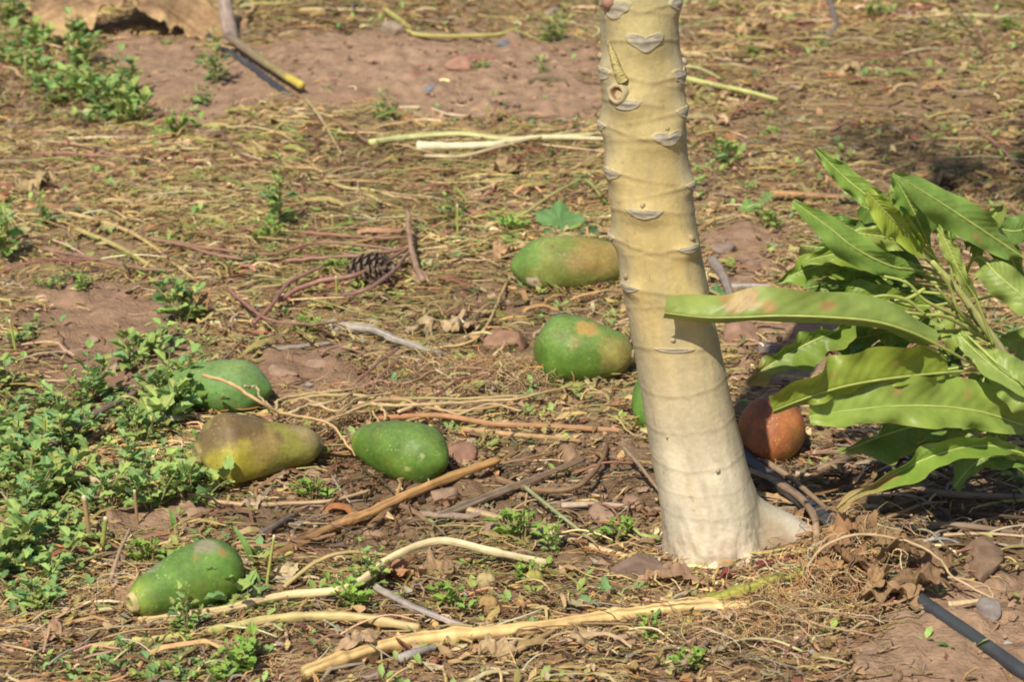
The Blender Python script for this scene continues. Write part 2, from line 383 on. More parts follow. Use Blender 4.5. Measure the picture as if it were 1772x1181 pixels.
# ------------------------------------------------------------------ papaya tree
YT = float(TB[1])
ROWS = [(-330, 1020, 1140), (-150, 1030, 1158), (0, 1040, 1172), (100, 1041, 1177), (200, 1043, 1184), (300, 1049, 1194), (400, 1061, 1207), (500, 1077, 1225),
        (600, 1096, 1246), (700, 1112, 1268), (800, 1130, 1292), (850, 1139, 1305), (900, 1146, 1316), (960, 1150, 1328), (1010, 1150, 1340), (1060, 1148, 1350)]
tz, tc, tr = [], [], []
for py, l, rr in ROWS:
    A = PY(l, py, YT); B = PY(rr, py, YT); tz.append((A[2]+B[2])/2); tc.append((A[0]+B[0])/2); tr.append((B[0]-A[0])/2)
o_ = np.argsort(tz); tz = np.array(tz)[o_]; tc = np.array(tc)[o_]; tr = np.array(tr)[o_]
tz = np.append(tz, (1.9, 2.55)); tc = np.append(tc, (tc[-1]-.02, tc[-1]-.02)); tr = np.append(tr, (.046, .036))
zz_ = np.linspace(-.08, 2.55, 1050)
def smooth1(a, k=15):
    p = np.pad(a, k, mode='edge'); w = np.hanning(2*k+1); w /= w.sum(); return np.convolve(p, w, 'valid')
c_ = smooth1(np.interp(zz_, tz, tc)); r_ = smooth1(np.interp(zz_, tz, tr))
def tcx(z): return np.interp(z, zz_, c_)
def trr(z): return np.interp(z, zz_, r_)
def on_trunk(px, py):
    Y = YT
    for _ in range(5):
        p = PY(px, py, Y); r = trr(p[2]); s = np.clip((p[0]-tcx(p[2]))/r, -.985, .985); ph = math.asin(s); Y = YT-r*math.cos(ph)
    return ph, float(p[2])
# scars: pixel centre, half width (m), half height (m), shape
SCARS = [(1066, 12, .026, .019, 'heart'), (1116, 70, .027, .017, 'heart'), (1082, 176, .026, .012, 'crescent'), (1152, 236, .025, .014, 'heart'),
         (1062, 297, .02, .012, 'bat'), (1115, 367, .027, .010, 'bat'), (1188, 428, .021, .0075, 'bat'), (1093, 496, .019, .008, 'bat'),
         (1166, 607, .032, .0045, 'line'), (1172, 128, .02, .016, 'heart'), (1166, 4, .02, .012, 'heart'), (1050, 122, .018, .014, 'crescent'), (1176, 190, .018, .012, 'bat'), (1047, 215, .016, .010, 'bat'), (1190, 318, .016, .008, 'bat'), (1062, 408, .015, .007, 'bat'), (1205, 520, .014, .006, 'bat')]
SC = [on_trunk(a, b)+(w, h, k) for a, b, w, h, k in SCARS]
RING = []       # (z0, phase, tilt, strength)
for i, (ph, zs, w, h, k) in enumerate(SC): RING.append((zs+.001, ph, -.014, .6 if zs > .42 else .8))
for py, ph, tl in ((690, -.9, .010), (757, -1.2, .008), (818, -.5, .009), (862, -.9, .006), (900, -.3, .004)):
    RING.append((on_trunk(1200, py)[1], ph, tl, .55 if py < 860 else .35))
def tdisp(ph, z):
    d = .0012*fbm(np.cos(ph)*3, np.sin(ph)*3, z*14, 5, 3)
    for z0, p0, tl, st in RING:
        dz = z-(z0+tl*(1-np.cos(ph-p0))-.0015*vnoise(ph*3, z0*50, 0, 6))
        up_ = (1.9 if z0 > .42 else 1.0)*np.clip((.25+.75*np.exp(-(((ph-p0+np.pi) % (2*np.pi)-np.pi)/1.0)**2) if z0 > .42 else .8)+.35*vnoise(np.cos(ph)*3, np.sin(ph)*3, z0*60, 61), .05, 1.2)
        d = d+st*up_*(.0008*np.exp(-(dz/.003)**2)-.0006*np.exp(-((dz+.006)/.005)**2)+.0012*np.exp(-((dz-.006)/.018)**2))
    for p0, zs, w, h, k in SC:
        dd = ((ph-p0+np.pi) % (2*np.pi)-np.pi)*trr(zs)
        if k != 'line': d = d+.0078*np.exp(-(dd/(w*1.1))**2-((z-zs+.003)/(max(h, .009)*1.5))**2)
    # flare and root buttress
    low = np.clip((.10-z)/.18, 0, 1)
    d = d+.003*low**2
    for p0, A, wd, zt in ((1.72, .098, .36, .15), (.75, .010, .25, .05), (2.7, .04, .4, .09)):
        da = (ph-p0+np.pi) % (2*np.pi)-np.pi
        d = d+A*np.exp(-np.abs(da/wd)**2.6)*(sstep(zt*.62, .02, z)*.70+.30*np.clip(1-z/zt, 0, 1)**2)
    d = d+.015*low*fbm(np.cos(ph)*4, np.sin(ph)*4, z*30, 15, 4)*(1+1.5*np.exp(-((ph-1.72)/.5)**2))
    return d
NP = 220
zt = np.concatenate((np.arange(-.05, 1.02, .0016), np.arange(1.02, 2.55, .02)))
PH, ZT = np.meshgrid(np.linspace(0, 2*np.pi, NP, endpoint=False), zt, indexing='xy')
D = tdisp(PH, ZT); RR = trr(ZT)+D
V = np.stack((tcx(ZT)+RR*np.sin(PH), YT-RR*np.cos(PH), ZT), -1)
pa = ZT; t1 = sstep(.10, .42, pa)[..., None]; t2 = sstep(.4, .95, pa)[..., None]
c0 = np.array((.70, .65, .56)); c1 = np.array((.535, .435, .215)); c2 = np.array((.45, .405, .225))
C = c0*(1-t1)+c1*t1; C = C*(1-t2)+c2*t2
nv_ = fbm(np.cos(PH)*1.6+3, np.sin(PH)*1.6, ZT*13, 31, 4)[..., None]; gr = sstep(.0, .6, fbm(np.cos(PH)*2+4, np.sin(PH)*2, ZT*7, 37, 3))[..., None]
C = C*(1+.22*nv_); C = C*(1-.45*gr)+np.array((.385, .365, .27))*.45*gr
og = sstep(.2, .6, fbm(np.cos(PH)*3, np.sin(PH)*3+7, ZT*11, 57, 3))[..., None]; C = C*(1-.25*og)+np.array((.52, .37, .16))*.25*og
wh = (sstep(-.05, .45, fbm(np.cos(PH)*2.2, np.sin(PH)*2.2, ZT*26, 67, 4))*sstep(.22, .05, ZT))[..., None]; C = C*(1-.7*wh)+np.array((.76, .72, .66))*.7*wh
gs = sstep(.45, 1.25, np.abs((PH+np.pi) % (2*np.pi)-np.pi)+.25*fbm(np.cos(PH)*2, np.sin(PH)*2, ZT*8, 87, 3))[..., None]*.6; C = C*(1-gs)+np.array((.34, .32, .265))*gs  # greyer, dimmer flanks: side shading put into the bark colour
for z0, p0, tl, st in RING:
    dz = ZT-(z0+tl*(1-np.cos(PH-p0))-.0015*vnoise(PH*3, z0*50, 0, 6)); br = np.clip((.25 if z0 > .42 else .6)+.8*vnoise(np.cos(PH)*4, np.sin(PH)*4, z0*90, 9)+(.5*np.exp(-(((PH-p0+np.pi) % (2*np.pi)-np.pi)/.7)**2) if z0 > .42 else 0), 0, 1)
    k = (st*br*np.exp(-(dz/.0016)**2))[..., None]*.5; C = C*(1-k)+np.array((.40, .30, .25))*k
C = C*np.array((.98, .93, .81))
bw = (sstep(.02, .06, D)*sstep(.16, .08, ZT))[..., None]*.75; C = C*(1-bw)+np.array((.72, .66, .58))*bw
len_ = (sstep(.55, .7, vnoise(np.cos(PH)*16, np.sin(PH)*16, ZT*150, 151))*sstep(-.2, .3, fbm(np.cos(PH)*2, np.sin(PH)*2, ZT*9, 153, 2)))[..., None]*.4; C = C*(1-len_)+np.array((.27, .21, .13))*len_
stn = sstep(.15, .5, fbm(np.cos(PH)*5, np.sin(PH)*5, ZT*22, 155, 4))[..., None]*.28; C = C*(1-stn)+np.array((.34, .30, .20))*stn
mud = (sstep(.06, .0, ZT+.04*fbm(np.cos(PH)*4, np.sin(PH)*4, ZT*40, 77, 4)))[..., None]; C = C*(1-.7*mud)+np.array((.33, .21, .13))*.7*mud
tree = empty('papaya_tree', (float(tcx(0)), YT, 0))
tag(tree, 'leaning pale ringed papaya trunk with heart-shaped leaf scars rising through the litter', 'tree')
def child(name, me, parent):
    """mesh given in world coordinates, kept in place under its parent"""
    o = link(name, me, parent); off = Vector((0, 0, 0)); p = parent
    while p is not None: off += p.location; p = p.parent
    me.transform(__import__('mathutils').Matrix.Translation(-off)); return o
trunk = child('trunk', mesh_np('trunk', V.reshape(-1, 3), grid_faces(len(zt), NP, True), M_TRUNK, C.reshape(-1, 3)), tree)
OUTL = dict(heart=[(0, -1), (.5, -.5), (.92, .15), (1.02, .4), (.8, .72), (.42, .68), (0, .36)], bat=[(0, -1), (.45, -.68), (.85, -.12), (1.08, .22), (.6, .5), (.25, .6), (0, .5)],
            crescent=[(0, -.95), (.5, -.72), (.9, -.12), (1.02, .32), (.72, .42), (0, .3)], line=[(0, -.8), (.6, -.6), (1, 0), (.6, .6), (0, .8)])
def scar_outline(a, k):
    P = np.array(OUTL[k]); an = np.arctan2(P[:, 1], P[:, 0]); r = np.hypot(P[:, 0], P[:, 1])
    return np.interp(np.arctan2(np.sin(a), np.abs(np.cos(a))), an, r)
for i, (p0, zs, w, h, k) in enumerate(SC):
    na, nr = 64, 12
    A, Rr = np.meshgrid(np.linspace(0, 2*np.pi, na, endpoint=False), np.linspace(0, 1, nr)); out = np.clip(scar_outline(A, k), .2, 1.5)
    out = out*(1+.16*fbm(np.cos(A)*2.2, np.sin(A)*2.2, i*7.3, 3, 3))
    U, Vv = Rr*out*np.cos(A), Rr*out*np.sin(A)
    zq = zs+Vv*h; pq = p0+U*w/trr(zs)
    prof = .0009+.0007*np.exp(-((Rr-.80)/.12)**2)-.0019*sstep(.82, 1.0, Rr)+.0005*fbm(U*5, Vv*5, i, 4, 3)
    rq = trr(zq)+tdisp(pq, zq)+prof
    Vx = np.stack((tcx(zq)+rq*np.sin(pq), YT-rq*np.cos(pq), zq), -1)
    rim = np.exp(-((Rr-.88)/.13)**2)[..., None]; nn = (.75+.35*fbm(U*4, Vv*6, i*3.1, 8, 3))[..., None]
    Cs = np.array((.37, .33, .255))*(nn*1.1+.1)*(1-rim)+np.array((.46, .42, .32))*rim
    tcl = (c1*(1-sstep(.4, .95, zs))+c2*sstep(.4, .95, zs))*np.array((.9, .88, .78)); eo = sstep(.66, .96, Rr+.22*fbm(U*5, Vv*5, i, 44, 4))[..., None]; Cs = Cs*(1-eo)+tcl*eo
    child('leaf_scar', mesh_np('leaf_scar', Vx.reshape(-1, 3), grid_faces(nr, na, True)[:, ::-1], M_TRUNK, Cs.reshape(-1, 3)), trunk)
def tpoint(ph, z, out=0.0):
    r = float(trr(z)+tdisp(np.array(ph), np.array(z)))+out
    return np.array((float(tcx(z))+r*math.sin(ph), YT-r*math.cos(ph), z))
def tube(name, pts, rad, n=14, sides=10, col=(.5, .4, .2), col2=None, seed=0, rough=.12, streak=.14, caps=True, mat=None, pcol=None, wig=0.0):
    c = spline(pts, n)
    if wig: c = c+np.stack([wig*fbm(np.arange(n)*.42, seed*1.7+q*11, 0, 13, 3) for q in range(3)], -1)*np.array((1, 1, .6))
    T, B, N = frames(c); a = np.linspace(0, 2*np.pi, sides, endpoint=False)
    t = np.linspace(0, 1, n); rad = np.interp(t, np.linspace(0, 1, len(rad)), rad) if hasattr(rad, '__len__') else np.full(n, rad)
    Lr_ = float(np.linalg.norm(np.diff(c, axis=0), axis=1).sum())
    grain = fbm(np.cos(a)[None]*3.2+seed, np.sin(a)[None]*3.2, t[:, None]*Lr_*14, seed+8, 3)
    R = rad[:, None]*(1+rough*.6*vnoise(np.cos(a)[None]*1.5, np.sin(a)[None]*1.5, t[:, None]*n*.6, seed+3)+rough*.9*grain)
    Vx = c[:, None]+R[..., None]*(np.cos(a)[None, :, None]*B[:, None]+np.sin(a)[None, :, None]*N[:, None])
    col = np.array(col, float); col2 = np.array(col2 if col2 is not None else col, float)
    C = (col[None]*(1-t[:, None])+col2[None]*t[:, None])[:, None]*(1+streak*vnoise(np.arange(sides)*3.7, seed*1.3, 0, 5)[None, :, None]+.12*vnoise(t*n*.7, seed, 3, 6)[:, None, None]+(.15+streak)*grain[..., None])
    if pcol is not None: C = pcol(C, t, a)
    V = Vx.reshape(-1, 3); C = np.broadcast_to(C, Vx.shape).reshape(-1, 3); F = grid_faces(n, sides, True)
    if caps:
        V = np.vstack((V, c[:1]-T[:1]*rad[0]*.3, c[-1:]+T[-1:]*rad[-1]*.3)); C = np.vstack((C, C[:1]*.8, C[-1:]*.9)); i0, i1 = len(V)-2, len(V)-1
        k = np.arange(sides); e = (n-1)*sides
        F = np.vstack((F, np.stack((np.full(sides, i0), (k+1) % sides, k, k), -1)[:, [0, 1, 2, 2]], np.stack((np.full(sides, i1), e+k, e+(k+1) % sides, e+(k+1) % sides), -1)))
        quads = F[:n_q(n, sides)]; tris = F[n_q(n, sides):, :3]
        return mesh_mixed(name, V, quads, tris, mat or M_STALK, C)
    return mesh_np(name, V, F, mat or M_STALK, C)
def n_q(n, sides): return (n-1)*sides
def mesh_mixed(name, V, quads, tris, mat, C):
    me = bpy.data.meshes.new(name); me.from_pydata([tuple(v) for v in V], [], [tuple(map(int, q)) for q in quads]+[tuple(map(int, q)) for q in tris])
    a = me.color_attributes.new('Col', 'FLOAT_COLOR', 'POINT'); c = np.ones((len(V), 4), np.float32); c[:, :3] = np.clip(C, 0, 1); a.data.foreach_set('color', c.ravel())
    me.polygons.foreach_set('use_smooth', np.ones(len(me.polygons), bool)); me.materials.append(mat); me.update(); return me
# hollow bud knot with a dried stalk lying against the trunk above it
ph, zb = on_trunk(1073, 160); q0 = tpoint(ph, zb, -.004); nrm = np.array((math.sin(ph)*.7-.1, -math.cos(ph), .12)); nrm /= np.linalg.norm(nrm)
t1_ = np.cross(nrm, (0, 0, 1)); t1_ /= np.linalg.norm(t1_); t2_ = np.cross(t1_, nrm)
prof = [(.0165, 0), (.0158, .004), (.0145, .008), (.0120, .0105), (.0095, .0100), (.0075, .0070), (.006, .004), (.0005, .003)]
a = np.linspace(0, 2*np.pi, 28, endpoint=False); Vk, Ck = [], []
for k, (rr, hh) in enumerate(prof):
    for b in a:
        j = 1+.05*math.sin(3*b+1)+.04*math.sin(7*b); Vk.append(q0+nrm*(hh*(1+.05*math.sin(4*b)))+(t1_*math.cos(b)+t2_*math.sin(b))*rr*j)
        Ck.append((.42, .36, .21) if k < 3 else ((.46, .36, .21) if k < 5 else (.22, .12, .065)))
child('bud_knot', mesh_np('bud_knot', Vk, grid_faces(len(prof), 28, True)[:, ::-1], M_TRUNK, np.array(Ck)), trunk)
pts = [tpoint(*on_trunk(a, b), o) for a, b, o in ((1080, 140, .001), (1073, 120, .003), (1065, 95, .003), (1056, 70, .002))]
def spotty(C, t, a):
    s = (vnoise(a[None]*4, t[:, None]*40, 2, 12) > .35)[..., None]; return np.where(s, np.array((.16, .13, .05)), np.broadcast_to(C, (len(t), len(a), 3)))
child('dried_stalk', tube('dried_stalk', pts, (.0088, .0068, .0052, .0025), 40, 16, (.40, .345, .14), None, 2, pcol=spotty, mat=M_TRUNK), trunk)
# big knot at the very top edge and the small nubs over the scars
for px, py, rr, cc in ((1062, 2, .011, (.36, .2, .13)), (1113, 354, .0042, (.40, .33, .19)), (1192, 411, .0065, (.36, .27, .15)), (1087, 478, .0055, (.34, .25, .15)), (1165, 590, .0045, (.36, .3, .18)),
                       (1150, 221, .0034, (.37, .32, .18)), (1155, 757, .0032, (.40, .34, .23)), (1241, 815, .004, (.32, .28, .2)), (1180, 106, .006, (.36, .3, .22)), (1044, 96, .006, (.4, .3, .2)), (1238, 985, .015, (.60, .53, .43))):
    ph, zb = on_trunk(px, py); q = tpoint(ph, zb, rr*.1)
    vv = ICV*(1+.18*rng.normal(size=(len(ICV), 1)))*rr*np.array((1, .75, .95))+q
    child('bud_nub', mesh_np('bud_nub', vv, ICF, M_TRUNK, np.array(cc)*(.8+.4*rng.random((len(ICV), 1)))), trunk)

# crown of lobed leaves above the picture (it throws the shade on the ground at the back)
crown = empty('crown', (0, 0, 0)); crown.parent = tree; crown.location = (float(tcx(2.5)-tcx(0)), 0, 2.5)
CR0 = np.array((float(tcx(2.5)), YT, 2.5))
for i, (az, el, ln) in enumerate(((.6, .9, .36), (2.7, .9, .34), (4.9, .85, .34), (1.2, 1.35, .3), (3.6, 1.1, .30), (5.9, 1.1, .32))):
    d = np.array((math.cos(az)*math.cos(el), math.sin(az)*math.cos(el), math.sin(el)))
    e = CR0+d*ln; m_ = CR0+d*ln*.5+np.array((0, 0, .03))
    pe = child('petiole', tube('petiole', [CR0, m_, e], (.009, .007, .005), 10, 8, (.33, .36, .13), None, i), crown)
    hd = np.array((d[0], d[1], -.25)); hd /= np.linalg.norm(hd); sd = np.cross(hd, (0, 0, 1)); sd /= np.linalg.norm(sd); up = np.cross(sd, hd)
    lv, lf = [e], []
    for j, an in enumerate(np.linspace(-2.5, 2.5, 9)):
        ax = hd*math.cos(an)+sd*math.sin(an); pr = -hd*math.sin(an)+sd*math.cos(an); Lb = .19*(1-.12*abs(an))
        b0 = len(lv); lv += [e+ax*Lb*.3+pr*.008, e+ax*Lb*.62+pr*.022-up*.01, e+ax*Lb*.72+pr*.008, e+ax*Lb-up*.03, e+ax*Lb*.72-pr*.008, e+ax*Lb*.62-pr*.022-up*.01, e+ax*Lb*.3-pr*.008]
        lf += [(0, b0, b0+1, b0+2), (0, b0+2, b0+3, b0+4), (0, b0+4, b0+5, b0+6)]
    child('crown_leaf', mesh_np('crown_leaf', np.array(lv), np.array(lf), M_LEAF, np.tile((.10, .2, .05), (len(lv), 1))*(.8+.4*rng.random((len(lv), 1)))), crown)

# ------------------------------------------------------------------ fallen papayas
def papaya(px, py, length, rad, yaw, pitch, prof, base, paint, label, stem=None, blossom=None, lobes=.012, roll=0.0, bend=0.0, sink=.006, seed=0, grooves=(), endr=.28):
    """prof: radius profile from blossom end (t=0) to stem end (t=1); +X local axis points to the stem end"""
    ctr = G(px, py, rad-sink)
    o = empty('papaya_fruit', (ctr.x, ctr.y, ctr.z-rad)); tag(o, label, 'papaya', 'fallen papayas around the trunk')
    nt_, na = 110, 96
    t = .5-.5*np.cos(np.linspace(0, np.pi, nt_)); kt = np.linspace(0, 1, len(prof))
    R = smooth1(np.interp(np.linspace(0, 1, 400), kt, prof), 28); R = np.interp(t, np.linspace(0, 1, 400), R)
    end = np.sqrt(np.clip(1-(1-np.clip(t/endr, 0, 1))**2, 0, 1))*np.sqrt(np.clip(1-(1-np.clip((1-t)/.15, 0, 1))**2, 0, 1)); R = R*end*rad
    a = np.linspace(0, 2*np.pi, na, endpoint=False); A, Tt = np.meshgrid(a, t); Rg = np.interp(Tt, t, R)
    lob = np.abs(np.cos(2.5*(A+roll)))**.6-.6; fade = np.sin(np.pi*np.clip(Tt*1.05, 0, 1))*.5+.9*np.exp(-(Tt/.2)**2)
    Rg = Rg*(1+lobes*lob*fade*1.6+.022*fbm(np.cos(A)*1.5, np.sin(A)*1.5, Tt*4, seed, 4))
    for g0, gd, gw in grooves: Rg = Rg*(1-gd*np.exp(-(((A-g0+np.pi) % (2*np.pi)-np.pi)/gw)**2)*(1-.6*Tt))
    Xc = (Tt-.5)*length
    for g0, gd, gw in grooves: Xc = Xc+.16*length*gd*np.exp(-(((A-g0+np.pi) % (2*np.pi)-np.pi)/(gw*2.2))**2)*np.exp(-(Tt/.25)**2)
    Y_, Z_ = Rg*np.cos(A), Rg*np.sin(A)+bend*np.sin(np.pi*Tt)
    nx, ny, nz_ = Tt*3, np.cos(A)*Rg/rad, np.sin(A)*Rg/rad
    C = np.broadcast_to(np.array(base), A.shape+(3,)).copy()
    C = paint(C, Tt, A, nx, ny, nz_, seed)
    cp, sp = math.cos(pitch), math.sin(pitch); cy, sy = math.cos(yaw), math.sin(yaw)
    def place(X, Y, Z):
        X2, Z2 = X*cp-Z*sp, X*sp+Z*cp
        return np.stack((X2*cy-Y*sy, X2*sy+Y*cy, Z2+rad), -1)
    V = place(Xc, Y_, Z_)
    body = link('skin', mesh_np('skin', V.reshape(-1, 3), grid_faces(nt_, na, True)[:, ::-1], M_FRUIT, C.reshape(-1, 3)), o)
    def disc(name, X0, rr, col, col2, sgn, ring=True, y=0, z=0, spike=0):
        nr = 6; k = np.linspace(0, 1, nr); b = np.linspace(0, 2*np.pi, 20, endpoint=False); Bg, K = np.meshgrid(b, k)
        rj = rr*K*(1+.12*vnoise(np.cos(Bg)*2, np.sin(Bg)*2, seed, 5)+spike*np.abs(np.cos(2.5*Bg)))
        hh = sgn*(-.001+.0025*np.exp(-((K-.7)/.22)**2)-.002*np.exp(-(K/.35)**2)-.005*sstep(.85, 1, K))
        Vd = place(X0+hh, y+rj*np.cos(Bg), z+rj*np.sin(Bg))
        Cd = np.array(col)[None, None]*(1-np.exp(-(K/.45)**2))[..., None]+np.array(col2)[None, None]*np.exp(-(K/.45)**2)[..., None]
        f = grid_faces(nr, 20, True); link(name, mesh_np(name, Vd.reshape(-1, 3), f if sgn > 0 else f[:, ::-1], M_DRY, Cd.reshape(-1, 3)), o)
    if stem: disc('stem_scar', length*.5+.001, stem[0], stem[1], stem[2], 1)
    if blossom: disc('blossom_scar', -length*.5-.001, blossom[0], blossom[1], blossom[2], -1, spike=.5)
    return o
def blot(C, nx, ny, nz, c, r, col, seed, amt=1.0, soft=.5, nf=3.0):
    d = np.sqrt((nx-c[0])**2+(ny-c[1])**2+(nz-c[2])**2)/r+.7*fbm(nx*(1.5+.5/r), ny*(1.5+.5/r), nz*(1.5+.5/r), seed+5, 4)
    k = (amt*sstep(1.0, 1.0-soft, d))[..., None]; return C*(1-k)+np.array(col)*k
def flecks(C, nx, ny, nz, seed, f=22, th=.80, col=(.45, .42, .2), amt=.5):
    k = (amt*sstep(th, th+.12, vnoise(nx*f, ny*f, nz*f, seed+9)))[..., None]; return C*(1-k)+np.array(col)*k
def green_paint(blots=(), tip=(.28, .33, .05), fl=.35, dusty=.25, var=.25):
    def f(C, T, A, nx, ny, nz, seed):
        n = fbm(nx*1.6, ny*1.6, nz*1.6, seed, 4)[..., None]; C = C*(1+var*1.5*n); yl = sstep(.0, .5, fbm(nx*1.1+9, ny*1.1, nz*1.1, seed+31, 3))[..., None]*.35; C = C*(1-yl)+np.array((.20, .235, .03))*yl; dk = sstep(.15, .5, fbm(nx*4, ny*4, nz*4, seed+33, 4))[..., None]*.30; C = C*(1-dk)+C*np.array((.55, .6, .6))*dk
        st = fbm(T*1.5, np.cos(A)*7, np.sin(A)*7, seed+2, 3)[..., None]; C = C*(1+.10*st)
        k = (sstep(.80, 1.0, T+.06*n[..., 0])*.7)[..., None]; C = C*(1-k)+np.array(tip)*k
        du = (dusty*sstep(.1, .95, nz+.35*fbm(nx*3, ny*3, nz*3, seed+20, 3)))[..., None]; C = C*(1-du)+np.array((.21, .29, .12))*du     # waxy bloom and dust on the upper side
        for c, r, col, am, so in blots: C = blot(C, nx, ny, nz, c, r, col, seed, am, so)
        return flecks(C, nx, ny, nz, seed, amt=fl)
    return f
GRN = (.100, .190, .026)
PEAR = (.9, 1.04, 1.06, 1.0, .90, .78, .67, .58, .52, .46); OVAL = (.55, .85, .98, 1.0, .98, .92, .83, .70, .55, .36); EGG = (.7, .95, 1.0, 1.0, .96, .89, .79, .68, .57, .46)
OLV = (.27, .25, .055)
papaya(448, 778, .202, .058, math.radians(24), math.radians(-5), PEAR, OLV,
       green_paint([((.7, -.4, 1.0), 1.25, (.155, .10, .05), .92, .5), ((.7, -.95, -.1), .8, (.42, .36, .045), .85, .5), ((1.3, -.6, .3), .55, (.40, .28, .10), .6, .6), ((2.1, -.35, .1), .28, (.30, .30, .05), .8, .4), ((2.6, 0, .3), .6, (.30, .22, .12), .7, .5), ((2.15, -.36, .22), .075, (.12, .09, .04), .9, .4)], (.33, .25, .13), .3, .0),
       'pear-shaped papaya with brown and yellow-green mottled skin beside the leafy weeds', stem=(.012, (.36, .27, .17), (.22, .14, .09)), blossom=(.012, (.34, .26, .12), (.12, .08, .04)), lobes=.022, roll=.5, seed=3, grooves=((4.0, .13, .2), (2.4, .08, .2)))
papaya(690, 780, .195, .049, math.radians(139), math.radians(-4), OVAL, GRN,
       green_paint([((2.2, -.35, .75), .34, (.30, .25, .10), .65, .6), ((.35, .55, .3), .10, (.36, .42, .16), .8, .5), ((.6, .85, -.1), .10, (.36, .40, .16), .7, .5)]),
       'smooth bright green papaya in front of the dry reddish stick, right of the mottled one', stem=(.010, (.42, .4, .18), (.28, .22, .1)), lobes=.014, seed=11)
papaya(375, 670, .185, .047, math.radians(172), 0, OVAL, (.125, .25, .065), green_paint([((.5, -.2, .95), .7, (.17, .27, .12), .5, .6)], fl=.25, dusty=.4),
       'green papaya half buried in leafy weeds behind the mottled pear-shaped fruit', lobes=.012, seed=19)
papaya(322, 1008, .180, .048, math.radians(220), math.radians(-3), EGG, (.105, .205, .035),
       green_paint([((1.0, .1, .95), .55, (.30, .26, .18), .75, .5), ((.75, .55, .75), .20, (.33, .19, .08), .8, .5), ((1.35, .35, .8), .17, (.30, .18, .08), .8, .5), ((2.2, -.3, .6), .4, (.26, .27, .16), .6, .5)], dusty=.12, fl=.5),
       'dusty green papaya with round pale stem scar lying beside the long yellow stalk', stem=(.015, (.50, .42, .2), (.32, .2, .1)), lobes=.012, seed=29)
papaya(990, 457, .235, .054, math.radians(8), 0, (.6, .85, .97, 1, 1, .97, .9, .78, .6, .4), (.19, .225, .05),
       green_paint([((.3, -.2, .3), .9, (.125, .225, .045), .9, .5), ((2.2, -.7, .5), 1.1, (.32, .20, .07), .75, .6), ((1.5, -.9, .35), .45, (.29, .22, .08), .5, .6), ((.48, -.80, -.36), .24, (.68, .58, .42), .95, .3), ((.5, -.80, -.36), .09, (.36, .2, .12), .95, .3), ((.80, -.74, -.62), .22, (.045, .09, .012), .95, .3)], (.30, .20, .08), .75, .1),
       'olive green papaya flushed orange with a pale torn spot, behind the trunk', lobes=.010, seed=37)
papaya(1010, 608, .172, .061, math.radians(-12), 0, EGG, GRN,
       green_paint([((1.55, -.25, .85), .42, (.40, .25, .08), .85, .55), ((1.3, -.75, .5), .28, (.30, .24, .08), .55, .6), ((2.5, -.5, .1), .55, (.28, .22, .07), .7, .6)], (.33, .26, .08), .2, .3),
       'plump green papaya with an orange blotch touching the left side of the trunk', stem=(.011, (.60, .42, .24), (.42, .26, .15)), lobes=.014, seed=43)
papaya(1337, 738, .15, .058, math.radians(75), math.radians(18), (1, 1, 1, 1, .97, .88, .74, .58, .42, .3), (.30, .10, .035),
       green_paint([((.8, .1, -.9), 1.0, (.33, .17, .03), .9, .5), ((.35, -.5, -.5), .75, (.46, .25, .03), .8, .6), ((1.2, 0, .9), .9, (.25, .085, .05), .6, .6), ((.9, -.5, .5), .6, (.40, .17, .06), .6, .6)], (.25, .1, .05), .15, 0, .5),
       'ripe orange-red papaya with a deep groove under the sapling leaves', lobes=.010, roll=1.57, seed=53, grooves=((1.40, .13, .20),), endr=.62)
papaya(1138, 690, .17, .046, math.radians(95), 0, EGG, (.12, .25, .04), green_paint([], fl=.3, dusty=.1), 'green papaya almost hidden behind the trunk, only a sliver showing', lobes=.012, seed=59)
#@@PART2
# ------------------------------------------------------------------ drip pipes
def ground_line(pts, rad=0.0): 
    return [tuple(G(p[0], p[1], rad+(p[2] if len(p) > 2 else .004))) for p in pts]
def thing_mesh(name, me, label, cat, group=None):
    """a thing that is one mesh: origin at its base"""
    v = np.array([u.co[:] for u in me.vertices]); c = v.mean(0); c[2] = v[:, 2].min()
    me.transform(__import__('mathutils').Matrix.Translation(-Vector(c))); o = link(name, me); o.location = c
    return tag(o, label, cat, group)
def pipe(pts, rad, label):
    def scuff(C, t, a):
        C = np.broadcast_to(C, (len(t), len(a), 3)).copy(); k = sstep(.1, .7, fbm(t[:, None]*14, np.cos(a)[None]*1.5, np.sin(a)[None], 9, 4))[..., None]
        return C*(1-.5*k)+np.array((.22, .19, .165))*.5*k
    return thing_mesh('drip_pipe', tube('drip_pipe', ground_line(pts, rad), rad, 60, 18, (.05, .055, .064), None, 4, .015, .1, pcol=scuff, mat=M_PIPE), label, 'irrigation pipe', 'black drip pipes')
pipe([(1255, 742, .014), (1290, 790, .018), (1350, 840, .022), (1440, 908, .014), (1520, 975, -.012), (1590, 1037), (1680, 1100), (1790, 1178), (1900, 1255)], .0098, 'black plastic drip pipe running past the trunk base towards the bare soil')
pipe([(250, -5), (330, 38), (385, 82), (430, 112), (470, 143), (505, 168, -.004)], .0085, 'dusty black drip pipe under the large curled dead leaf')

